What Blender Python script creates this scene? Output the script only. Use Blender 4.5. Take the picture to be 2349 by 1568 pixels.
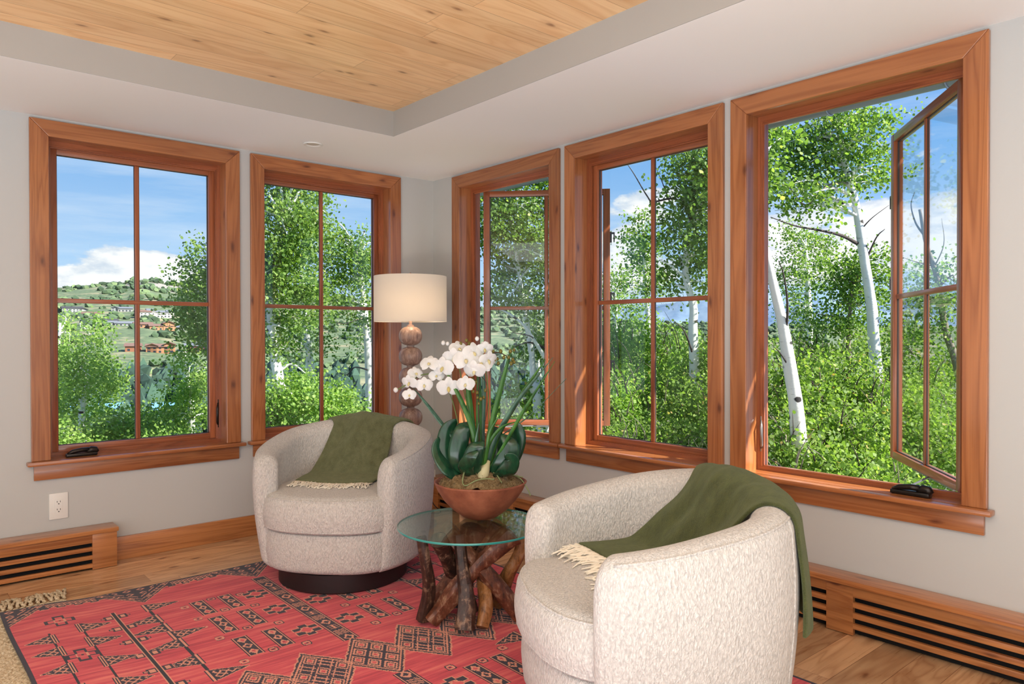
import bpy, bmesh, math, random
import numpy as np
from mathutils import Vector, Matrix, noise as mn
PI = math.pi
random.seed(7); RNG = np.random.default_rng(7)
for o in list(bpy.data.objects): bpy.data.objects.remove(o)
scn = bpy.context.scene
COL = scn.collection
def srgb(r, g, b):
    f = lambda c: (c/255/12.92) if c/255 <= .04045 else ((c/255+.055)/1.055)**2.4
    return (f(r), f(g), f(b), 1)

# ------------------------------------------------------------------ camera, sky, sun, fill, exposure
cd = bpy.data.cameras.new('camera'); cam = bpy.data.objects.new('camera', cd); COL.objects.link(cam)
F = Vector((0.65507496, 0.75551315, -0.00875694)); R = Vector((0.7555321, -0.65510972, -0.00158102)); U = Vector((0.00693124, 0.00558046, 0.99996041))
M = Matrix((R, U, -F)).transposed().to_4x4(); M.translation = Vector((0, 0, 1.15)); cam.matrix_world = M
cd.sensor_width = 36; cd.lens = 1681.4/2349*36; cd.shift_y = (785.265-784)/2349; cd.clip_end = 30000; cd.clip_start = .05
scn.camera = cam
vs = scn.view_settings; vs.view_transform = 'Standard'; vs.look = 'None'; vs.gamma = 1; vs.use_curve_mapping = False; vs.exposure = 0.14

SUN_DIR = Vector((1, -1.7, 1.47)).normalized()
sd = bpy.data.lights.new('sun', 'SUN'); sd.energy = 12.0; sd.angle = math.radians(.6); sd.color = (1, .95, .87)
so = bpy.data.objects.new('sun', sd); COL.objects.link(so); so.rotation_euler = SUN_DIR.to_track_quat('Z', 'Y').to_euler()

class NT:
    """small node-tree builder"""
    def __init__(s, tree):
        s.t = tree; s.n = tree.nodes; s.l = tree.links
    def new(s, kind, **k):
        n = s.n.new(kind)
        for a, v in k.items(): setattr(n, a, v)
        return n
    def put(s, sock, v):
        if v is None: return
        if isinstance(v, bpy.types.NodeSocket): s.l.new(v, sock)
        else:
            if isinstance(v, (tuple, list)) and len(v) == 4 and sock.type == 'VECTOR': v = v[:3]
            sock.default_value = v
    def m(s, op, a, b=None, c=None, clamp=False):
        n = s.new('ShaderNodeMath', operation=op, use_clamp=clamp)
        s.put(n.inputs[0], a); s.put(n.inputs[1], b)
        if c is not None: s.put(n.inputs[2], c)
        return n.outputs[0]
    def vm(s, op, a, b=None, out=0):
        n = s.new('ShaderNodeVectorMath', operation=op)
        s.put(n.inputs[0], a)
        if b is not None:
            if op == 'SCALE': s.put(n.inputs[3], b)
            else: s.put(n.inputs[1], b)
        return n.outputs[out]
    def noise(s, vec, scale, detail=4, rough=.55, dist=0, col=False):
        n = s.new('ShaderNodeTexNoise'); s.put(n.inputs['Vector'], vec)
        n.inputs['Scale'].default_value = scale; n.inputs['Detail'].default_value = detail
        n.inputs['Roughness'].default_value = rough; n.inputs['Distortion'].default_value = dist
        return n.outputs['Color' if col else 'Fac']
    def vor(s, vec, scale, feature='F1', out='Distance', rnd=1, dim='3D'):
        n = s.new('ShaderNodeTexVoronoi', feature=feature, voronoi_dimensions=dim); s.put(n.inputs['Vector'], vec)
        n.inputs['Scale'].default_value = scale; n.inputs['Randomness'].default_value = rnd
        return n.outputs[out]
    def ramp(s, fac, stops, interp='LINEAR'):
        n = s.new('ShaderNodeValToRGB'); n.color_ramp.interpolation = interp
        e = n.color_ramp.elements
        while len(e) < len(stops): e.new(.5)
        for i, (p, c) in enumerate(stops):
            e[i].position = p; e[i].color = c if len(c) == 4 else (*c, 1)
        s.put(n.inputs[0], fac); return n.outputs[0]
    def mix(s, fac, a, b, mode='MIX'):
        n = s.new('ShaderNodeMix', data_type='RGBA', blend_type=mode)
        s.put(n.inputs[0], fac); s.put(n.inputs[6], a); s.put(n.inputs[7], b); return n.outputs[2]
    def rng(s, v, a, b, c=0, d=1, smooth=False):
        n = s.new('ShaderNodeMapRange'); n.interpolation_type = 'SMOOTHSTEP' if smooth else 'LINEAR'
        s.put(n.inputs[0], v)
        for i, q in enumerate((a, b, c, d)): n.inputs[i+1].default_value = q
        return n.outputs[0]
    def sep(s, v):
        n = s.new('ShaderNodeSeparateXYZ'); s.put(n.inputs[0], v); return n.outputs
    def comb(s, x, y, z):
        n = s.new('ShaderNodeCombineXYZ')
        for i, q in enumerate((x, y, z)): s.put(n.inputs[i], q)
        return n.outputs[0]
    def obj(s): return s.new('ShaderNodeTexCoord').outputs['Object']
    def rand(s): return s.new('ShaderNodeObjectInfo').outputs['Random']
    def bump(s, h, strength, dist):
        n = s.new('ShaderNodeBump'); n.inputs['Strength'].default_value = strength; n.inputs['Distance'].default_value = dist
        s.put(n.inputs['Height'], h); return n.outputs[0]

def mat(name):
    m = bpy.data.materials.new(name); m.use_nodes = True
    n = NT(m.node_tree); n.mat = m
    n.bsdf = m.node_tree.nodes['Principled BSDF']; n.out = m.node_tree.nodes['Material Output']
    return n
def setp(n, col=None, rough=.5, **k):
    b = n.bsdf
    if col is not None: n.put(b.inputs['Base Color'], col)
    n.put(b.inputs['Roughness'], rough)
    for a, v in k.items(): n.put(b.inputs[a.replace('_', ' ')], v)
    return n.mat

# world: clear blue sky with procedural cumulus, built on the view direction
w = bpy.data.worlds.new('sky'); scn.world = w; w.use_nodes = True
n = NT(w.node_tree); bg = w.node_tree.nodes['Background']
gen = n.new('ShaderNodeTexCoord').outputs['Generated']
x, y, z = n.sep(gen)
az = n.m('ARCTAN2', y, x); el = n.m('ARCSINE', z)
blue = n.ramp(el, [(0, (.62, .76, .93)), (.09, (.42, .65, .93)), (.25, (.175, .42, .82)), (.6, (.08, .25, .66))])
sky_v = n.comb(n.m('MULTIPLY', az, 6.5), n.m('MULTIPLY', el, 12.0), 0.3)
cl = n.noise(sky_v, 1.9, 9, .52)
# cloud bank: thick near the horizon, with heaps where the photo shows them
def blob(a0, e0, sa, se):
    da = n.m('DIVIDE', n.m('SUBTRACT', az, a0), sa); de = n.m('DIVIDE', n.m('SUBTRACT', el, e0), se)
    return n.m('EXPONENT', n.m('MULTIPLY', n.m('ADD', n.m('MULTIPLY', da, da), n.m('MULTIPLY', de, de)), -1.0))
BLOBS = [(1.336, .088, .06, .03, .33), (1.41, .07, .045, .03, .26), (1.265, .078, .055, .02, .28), (1.34, .052, .16, .018, .20), (.69, .178, .035, .02, .25), (.70, .10, .07, .05, .32), (.45, .11, .14, .075, .34), (.33, .11, .10, .07, .30), (.60, .20, .05, .03, .16)]
bsum = None
for a0, e0, sa, se, am in BLOBS:
    t = n.m('MULTIPLY', blob(a0, e0, sa, se), am)
    bsum = t if bsum is None else n.m('ADD', bsum, t)
cover = n.m('ADD', n.m('ADD', cl, bsum), -.70)
dens = n.rng(cover, -.01, .065, 0, 1, True)
wisp = n.m('MULTIPLY', n.rng(n.noise(n.comb(n.m('MULTIPLY', az, 2.0), n.m('MULTIPLY', el, 16), 5.1), 1.7, 6, .6), .5, .8, 0, 1), .5)
shade = n.rng(n.m('ADD', n.noise(n.comb(n.m('MULTIPLY', az, 9), n.m('MULTIPLY', el, 20), 2.3), 2.2, 7, .6), n.m('MULTIPLY', cover, .9)), .42, .72, 0, 1, True)
ccol = n.mix(shade, (.62, .71, .83, 1), (1.0, 1.0, 1.0, 1))
c1 = n.mix(wisp, blue, (.80, .88, .97, 1)); c2 = n.mix(dens, c1, ccol)
n.put(bg.inputs[0], c2); bg.inputs[1].default_value = 1.0

# added area fills out of view
def area(name, loc, aim, sx, sy, power, col=(1, 1, 1)):
    l = bpy.data.lights.new(name, 'AREA'); l.shape = 'RECTANGLE'; l.size = sx; l.size_y = sy; l.energy = power; l.color = col
    o = bpy.data.objects.new(name, l); COL.objects.link(o); o.location = loc
    o.rotation_euler = (Vector(loc)-Vector(aim)).to_track_quat('Z', 'Y').to_euler(); return o
area('fill_rear', (-.6, -2.85, 1.2), (-.2, 3, 1.25), 4.2, 1.9, 28, (.84, .93, 1))
area('fill_side', (-2.85, .9, 1.2), (3, 1.4, 1.25), 4.2, 1.9, 16, (.84, .93, 1))
area('fill_low', (-1.25, -.2, .06), (-1.2, -.2, 3), 3.0, 3.8, 172, (.79, .90, 1))  # added up-light at floor level to lift soffit and ceiling
area('fill_overhead', (-.35, -.35, 2.30), (-.36, -.36, 0), 2.4, 2.4, 56, (.84, .93, 1))  # added broad top light to brighten seats and floor

# ------------------------------------------------------------------ mesh helpers
class MB:
    def __init__(s): s.v = []; s.f = []
    def add(s, vs, fs):
        k = len(s.v); s.v += [tuple(p) for p in vs]; s.f += [tuple(i+k for i in f) for f in fs]
    def box(s, lo, hi, bev=0):
        x0, y0, z0 = lo; x1, y1, z1 = hi
        if bev:
            bm = bmesh.new(); bmesh.ops.create_cube(bm, size=1)
            for v in bm.verts: v.co = Vector(((x0+x1)/2+v.co.x*(x1-x0), (y0+y1)/2+v.co.y*(y1-y0), (z0+z1)/2+v.co.z*(z1-z0)))
            bmesh.ops.bevel(bm, geom=bm.edges[:], offset=bev, segments=2, affect='EDGES', profile=.6)
            bm.verts.index_update(); s.add([v.co for v in bm.verts], [[v.index for v in f.verts] for f in bm.faces]); bm.free()
        else:
            s.add([(x0,y0,z0),(x1,y0,z0),(x1,y1,z0),(x0,y1,z0),(x0,y0,z1),(x1,y0,z1),(x1,y1,z1),(x0,y1,z1)],
                  [(0,3,2,1),(4,5,6,7),(0,1,5,4),(1,2,6,5),(2,3,7,6),(3,0,4,7)])
    def prism(s, poly, y0, y1, ax='y'):
        """polygon in the (x,z) plane pushed from y0 to y1"""
        k = len(poly)
        P = (lambda a, b, c: (a, c, b)) if ax == 'y' else ((lambda a, b, c: (c, a, b)) if ax == 'x' else (lambda a, b, c: (a, b, c)))
        s.add([P(a, b, y0) for a, b in poly]+[P(a, b, y1) for a, b in poly],
              [tuple(range(k)), tuple(range(2*k-1, k-1, -1))]+[(i, i+k, (i+1) % k+k, (i+1) % k) for i in range(k)])
    def tube(s, pts, rad, n=8, cap=True, wob=0):
        pts = [Vector(p) for p in pts]; k0 = len(s.v); m = len(pts)
        rs = rad if isinstance(rad, (list, tuple)) else [rad]*m
        t0 = (pts[1]-pts[0]).normalized(); u = t0.orthogonal().normalized()
        for i, p in enumerate(pts):
            t = ((pts[min(i+1, m-1)]-pts[max(i-1, 0)])).normalized()
            u = (u-t*u.dot(t)).normalized(); v = t.cross(u)
            for j in range(n):
                a = 2*PI*j/n; q = 1+(wob*(mn.noise(Vector((p.x*9+math.cos(a)*1.3, p.y*9+math.sin(a)*1.3, p.z*5)))) if wob else 0)
                s.v.append(tuple(p+(u*math.cos(a)+v*math.sin(a))*rs[i]*q))
        for i in range(m-1):
            for j in range(n):
                a = k0+i*n+j; b = k0+i*n+(j+1) % n; s.f.append((a, b, b+n, a+n))
        if cap: s.f.append(tuple(k0+j for j in range(n-1, -1, -1))); s.f.append(tuple(k0+(m-1)*n+j for j in range(n)))
    def lathe(s, prof, n=48, c=(0, 0, 0)):
        k0 = len(s.v); m = len(prof)
        for r, z in prof:
            for j in range(n): s.v.append((c[0]+r*math.cos(2*PI*j/n), c[1]+r*math.sin(2*PI*j/n), c[2]+z))
        for i in range(m-1):
            for j in range(n):
                a = k0+i*n+j; b = k0+i*n+(j+1) % n; s.f.append((a, b, b+n, a+n))
        if prof[0][0] > 1e-4: s.f.append(tuple(k0+j for j in range(n-1, -1, -1)))
        if prof[-1][0] > 1e-4: s.f.append(tuple(k0+(m-1)*n+j for j in range(n)))
    def grid(s, rows, closed=False):
        k0 = len(s.v); m = len(rows); k = len(rows[0])
        for r in rows: s.v += [tuple(p) for p in r]
        for i in range(m-1):
            for j in range(k if closed else k-1):
                a = k0+i*k+j; b = k0+i*k+(j+1) % k; s.f.append((a, b, b+k, a+k))
    def build(s, name, m, parent=None, smooth=False, mods=None):
        me = bpy.data.meshes.new(name); me.from_pydata(s.v, [], s.f); me.validate()
        bm = bmesh.new(); bm.from_mesh(me); bmesh.ops.remove_doubles(bm, verts=bm.verts, dist=1e-6)
        bmesh.ops.recalc_face_normals(bm, faces=bm.faces); bm.to_mesh(me); bm.free()
        o = bpy.data.objects.new(name, me); COL.objects.link(o); o.parent = parent
        for q in (m if isinstance(m, list) else [m]): me.materials.append(q)
        if smooth:
            me.polygons.foreach_set('use_smooth', [True]*len(me.polygons))
            if smooth == 'auto':
                bm = bmesh.new(); bm.from_mesh(me)
                for e in bm.edges: e.smooth = len(e.link_faces) == 2 and e.calc_face_angle(0) < .7
                bm.to_mesh(me); bm.free()
        return o
def tag(o, label=None, cat=None, group=None, kind=None):
    if label: o['label'] = label
    if cat: o['category'] = cat
    if group: o['group'] = group
    if kind: o['kind'] = kind
    return o
def empty(name, loc=(0, 0, 0), rz=0, **k):
    o = bpy.data.objects.new(name, None); COL.objects.link(o); o.location = loc; o.rotation_euler = (0, 0, rz); o.empty_display_size = .1
    return tag(o, **k)
def copy_tree(o, parent=None):
    c = o.copy(); COL.objects.link(c); c.parent = parent
    for ch in list(o.children): copy_tree(ch, c)
    return c
def np_mesh(name, verts, k, m, parent=None, attr=None):
    """faces are consecutive runs of k vertices"""
    verts = np.ascontiguousarray(verts, dtype=np.float32).reshape(-1, 3); nf = len(verts)//k
    me = bpy.data.meshes.new(name); me.vertices.add(len(verts)); me.vertices.foreach_set('co', verts.ravel())
    me.loops.add(nf*k); me.loops.foreach_set('vertex_index', np.arange(nf*k, dtype=np.int32))
    me.polygons.add(nf); me.polygons.foreach_set('loop_start', np.arange(0, nf*k, k, dtype=np.int32))
    me.update(calc_edges=True)
    if attr is not None:
        a = me.attributes.new('tone', 'FLOAT', 'FACE'); a.data.foreach_set('value', np.asarray(attr, dtype=np.float32))
    me.materials.append(m); o = bpy.data.objects.new(name, me); COL.objects.link(o); o.parent = parent
    return o
def sstep(a, b, x):
    t = min(1, max(0, (x-a)/(b-a))); return t*t*(3-2*t)
def catmull(pts, n=8):
    P = [Vector(p) for p in pts]; P = [P[0]*2-P[1]]+P+[P[-1]*2-P[-2]]; out = []
    for i in range(1, len(P)-2):
        for j in range(n):
            t = j/n; a, b, c, d = P[i-1:i+3]
            out.append(.5*((2*b)+(c-a)*t+(2*a-5*b+4*c-d)*t*t+(3*b-a-3*c+d)*t**3))
    out.append(P[-2]); return out

# ------------------------------------------------------------------ materials
def wood(name, dark, light, axis='z', across=11, along=.55, rough=.30, knots=.5, planks=None, coat=.5, vary=.25, plank_rng=(.80, 1.14)):
    n = mat(name); p = n.obj(); n0 = n.sep(p)
    r = n.rand() if not planks else 0.0
    X, Y, Z = n0[0], n0[1], n0[2]
    al = {'x': X, 'y': Y, 'z': Z}[axis]; o1, o2 = {'x': (Y, Z), 'y': (X, Z), 'z': (X, Y)}[axis]
    gap = None; pr = None
    if planks:
        wid, ln = planks
        row = n.m('FLOOR', n.m('DIVIDE', o1, wid)); fr = n.m('FRACT', n.m('DIVIDE', o1, wid))
        wn = n.new('ShaderNodeTexWhiteNoise', noise_dimensions='1D'); n.put(wn.inputs['W'], row)
        q = n.m('ADD', n.m('DIVIDE', al, ln), n.m('MULTIPLY', wn.outputs[0], 7.3)); fq = n.m('FRACT', q); cq = n.m('FLOOR', q)
        w2 = n.new('ShaderNodeTexWhiteNoise', noise_dimensions='2D'); n.put(w2.inputs['Vector'], n.comb(row, cq, 0)); pr = w2.outputs[0]
        ed = n.m('MINIMUM', fr, n.m('SUBTRACT', 1, fr)); ed2 = n.m('MINIMUM', fq, n.m('SUBTRACT', 1, fq))
        gap = n.m('MULTIPLY', n.rng(ed, 0, .0016/wid), n.rng(ed2, 0, .0012/ln))
    off = n.m('MULTIPLY', pr if planks else r, 37.0)
    v = n.comb(n.m('ADD', n.m('MULTIPLY', al, along), off), n.m('MULTIPLY', o1, across), n.m('ADD', n.m('MULTIPLY', o2, across if not planks else 1), off))
    base = n.noise(v, 1.0, 3, .5, .9)
    rings = n.m('ABSOLUTE', n.m('SINE', n.m('MULTIPLY', base, 26)))
    fine = n.noise(n.vm('MULTIPLY', v, (6, 22, 22)), 1.0, 3, .6)
    t = n.m('ADD', n.m('MULTIPLY', rings, .30), n.m('ADD', n.m('MULTIPLY', base, .75), n.m('MULTIPLY', fine, .28)))
    t = n.m('SUBTRACT', t, .22)
    c = n.ramp(t, [(.12, dark), (.8, light)])
    big = n.rng(n.noise(n.vm('MULTIPLY', v, (.8, .25, .25)), 1.1, 2), .3, .7, 1-vary, 1+vary*.6)
    if planks: big = n.m('MULTIPLY', big, n.rng(pr, 0, 1, *plank_rng))
    c = n.mix(1.0, c, n.comb(big, big, big), 'MULTIPLY')
    if knots:
        kv = n.comb(n.m('ADD', n.m('MULTIPLY', al, 1.9), off), n.m('MULTIPLY', o1 if planks else n.m('ADD', o1, n.m('MULTIPLY', o2, 1.37)), 4.6), 0.0)
        kd = n.vor(n.vm('ADD', kv, n.vm('SCALE', n.noise(n.vm('SCALE', kv, 5), 1, 2, col=True), .10)), 1.0, rnd=1, dim='2D')
        kk = n.rng(kd, .03*knots, .13*knots, .85, 0)
        c = n.mix(kk, c, (dark[0]*.25, dark[1]*.2, dark[2]*.25, 1))
        halo = n.rng(kd, .08*knots, .34*knots, .35, 0); c = n.mix(halo, c, (dark[0]*.75, dark[1]*.65, dark[2]*.6, 1))
    if gap is not None:
        c = n.mix(gap, (dark[0]*.45, dark[1]*.4, dark[2]*.4, 1), c)
    h = n.m('ADD', n.m('MULTIPLY', fine, .4), gap if gap is not None else base)
    n.put(n.bsdf.inputs['Normal'], n.bump(h, .25, .0015))
    ro = n.rng(fine, .2, .8, rough-.06, rough+.1)
    return setp(n, c, ro, Coat_Weight=coat, Coat_Roughness=.14)
TRD, TRL = srgb(140, 77, 39), srgb(193, 124, 73)
WZ = wood('stained_alder_upright', TRD, TRL, 'z'); WX = wood('stained_alder_level', TRD, TRL, 'x'); WY = wood('stained_alder_deep', TRD, TRL, 'y')
SRD, SRL = srgb(120, 60, 34), srgb(182, 106, 66)
SZ = wood('sash_wood_upright', SRD, SRL, 'z', knots=0); SX = wood('sash_wood_level', SRD, SRL, 'x', knots=0)
HX = wood('heater_wood_level', srgb(146, 84, 44), srgb(206, 138, 82), 'x', knots=.45); 
FLOORM = wood('alder_plank_floor', srgb(166, 112, 72), srgb(232, 188, 142), 'x', across=7, along=.9, rough=.30, knots=.45, planks=(.128, 1.9), coat=.2, vary=.18, plank_rng=(.74, 1.12))
CEILM = wood('pale_alder_plank_ceiling', srgb(228, 178, 122), srgb(253, 216, 164), 'x', across=6, along=.8, rough=.42, knots=.42, planks=(.118, 1.7), coat=.1, vary=.10, plank_rng=(.95, 1.08))

def plain(name, col, rough=.5, bump=None, **k):
    n = mat(name)
    if bump: n.put(n.bsdf.inputs['Normal'], n.bump(n.noise(n.obj(), bump[0], 4), bump[1], bump[2]))
    return setp(n, col, rough, **k)
PAINT = plain('warm_white_wall_paint', srgb(197, 197, 194), .75, (38, .12, .004))
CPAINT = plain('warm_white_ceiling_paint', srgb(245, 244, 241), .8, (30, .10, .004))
PLATE = plain('white_plastic', srgb(236, 234, 228), .35); DARKHOLE = plain('black_void', (.004, .004, .005, 1), .9)
BRONZE = plain('dark_bronze_metal', srgb(52, 46, 42), .33, Metallic=.7); BLACK = plain('black_rubber', (.012, .012, .013, 1), .5)
STEEL = plain('grey_metal', srgb(150, 150, 150), .35, Metallic=.8)
GASKET = plain('dark_gasket', srgb(60, 52, 50), .6)
EXTER = plain('outside_cladding_paint', srgb(150, 112, 96), .5)

def pane_mat(name, tint, gl_rough=0, gain=1.0):
    """thin pane: clear transmission plus a Schlick reflection that is the same from both sides"""
    n = mat(name); g_ = n.new('ShaderNodeNewGeometry'); c = n.m('ABSOLUTE', n.vm('DOT_PRODUCT', g_.outputs['Normal'], g_.outputs['Incoming'], out='Value'))
    fr = n.m('ADD', .04*gain, n.m('MULTIPLY', .96, n.m('POWER', n.m('SUBTRACT', 1, c, clamp=True), 5.0)))
    t = n.new('ShaderNodeBsdfTransparent'); t.inputs[0].default_value = tint
    g = n.new('ShaderNodeBsdfGlossy'); g.inputs['Roughness'].default_value = gl_rough; g.inputs['Color'].default_value = (1, 1, 1, 1)
    ms = n.new('ShaderNodeMixShader'); n.put(ms.inputs[0], fr); n.l.new(t.outputs[0], ms.inputs[1]); n.l.new(g.outputs[0], ms.inputs[2])
    n.l.new(ms.outputs[0], n.out.inputs[0]); return n.mat
GLASS = pane_mat('clear_window_glass', (.97, .985, .98, 1), 0, .4)
FASCIA = plain('greige_tray_sides', srgb(176, 174, 169), .8); TGLASS = pane_mat('clear_table_glass', (.90, .965, .94, 1), 0, 1.3)  # tray sides get a greyer tone than the soffit
n = mat('green_glass_edge'); GEDGE = setp(n, (.035, .30, .27, 1), .12, Coat_Weight=.6)

def boucle(name, col, s=1.0, stretch=2.0):
    n = mat(name); p = n.obj(); q = n.vm('MULTIPLY', p, (1, 1, 1/stretch))
    qd = n.vm('ADD', q, n.vm('SCALE', n.noise(q, 60*s, 2, col=True), .010))
    a = n.vor(qd, 135*s, 'SMOOTH_F1'); b = n.noise(qd, 210*s, 4, .65); big = n.noise(p, 18, 3)
    h = n.m('ADD', n.m('MULTIPLY', n.m('SUBTRACT', 1, a), .9), n.m('ADD', n.m('MULTIPLY', b, .7), n.m('MULTIPLY', big, .5)))
    sh = n.rng(a, .15, .7, 1.0, .70); c = n.mix(1.0, col, n.comb(sh, sh, sh), 'MULTIPLY')
    n.put(n.bsdf.inputs['Normal'], n.bump(h, .95, .0055))
    return setp(n, c, .95, Sheen_Weight=.25, Sheen_Roughness=.5)
BOUCLE = boucle('cream_boucle_fabric', srgb(228, 222, 215), 1.6)
n = mat('black_stained_plinth'); PLINTH = setp(n, srgb(30, 20, 22), .45)
def woolly(name, c0, c1):
    n = mat(name); p = n.obj()
    a = n.noise(p, 420, 3, .7); b = n.noise(n.vm('MULTIPLY', p, (1, 1, .5)), 35, 4, .6)
    t = n.m('ADD', n.m('MULTIPLY', a, .6), n.m('MULTIPLY', b, .4))
    c = n.ramp(t, [(.36, c0), (.64, c1)])
    n.put(n.bsdf.inputs['Normal'], n.bump(t, .9, .006))
    return setp(n, c, .95, Sheen_Weight=.3, Sheen_Roughness=.45, Sheen_Tint=(.75, .85, .5, 1))
THROW1 = woolly('olive_wool', srgb(76, 80, 48), srgb(120, 122, 86)); THROW2 = woolly('moss_green_wool', srgb(44, 51, 20), srgb(84, 89, 42))
FRINGE = plain('cream_yarn', srgb(240, 230, 212), .9)

# ------------------------------------------------------------------ the room shell
YW, XW = 4.190, 2.914; ZC, ZT = 2.2202, 2.353; TX, TY = 2.1034, 3.392; WALLT = .17
WINS_L = [1.064, 2.137]; WINS_R = [3.4445, 2.3885, 1.340]; OZ0, OZ1, OH = .535, 2.14, .44
RX0, RY0 = -3.0, -3.0
def wall_with_holes(name, a0, a1, holes, fn, z1=2.75):
    """boxes round the openings; fn maps (a0, a1, z0, z1) to a box"""
    b = MB(); xs = sorted(holes); cur = a0
    for c in xs:
        b.box(*fn(cur, c-OH, 0, z1)); b.box(*fn(c-OH, c+OH, 0, OZ0)); b.box(*fn(c-OH, c+OH, OZ1, z1)); cur = c+OH
    b.box(*fn(cur, a1, 0, z1)); o = b.build(name, PAINT); return tag(o, kind='structure')
wall_with_holes('wall_left', RX0, XW, WINS_L, lambda a, b, c, d: ((a, YW, c), (b, YW+WALLT, d)))
wall_with_holes('wall_right', RY0, YW+WALLT, WINS_R, lambda a, b, c, d: ((XW, a, c), (XW+WALLT, b, d)))
for nm, lo, hi in (('wall_rear', (RX0-.15, RY0-.15, 0), (XW+WALLT, RY0, 2.75)), ('wall_side', (RX0-.15, RY0, 0), (RX0, YW+WALLT, 2.75))):
    b = MB(); b.box(lo, hi); tag(b.build(nm, PAINT), kind='structure')
b = MB(); b.box((RX0-.15, RY0-.15, -.12), (XW+WALLT, YW+WALLT, 0)); tag(b.build('floor', FLOORM), kind='structure')
b = MB()   # white soffit ring round the raised wood panel
b.box((RX0, TY, ZC), (XW, YW, 2.75)); b.box((TX, RY0, ZC), (XW, TY, 2.75)); b.box((RX0, RY0, ZC), (TX, RY0+.8, 2.75)); b.box((RX0, RY0+.8, ZC), (RX0+.8, TY, 2.75))
tag(b.build('trim_1', CPAINT), kind='structure')
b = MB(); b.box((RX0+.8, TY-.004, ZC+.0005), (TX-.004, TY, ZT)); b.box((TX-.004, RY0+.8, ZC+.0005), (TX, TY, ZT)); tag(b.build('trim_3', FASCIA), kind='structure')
b = MB(); b.box((RX0+.8, RY0+.8, ZT), (TX, TY, 2.5)); tag(b.build('ceiling', CEILM), kind='structure')

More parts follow.
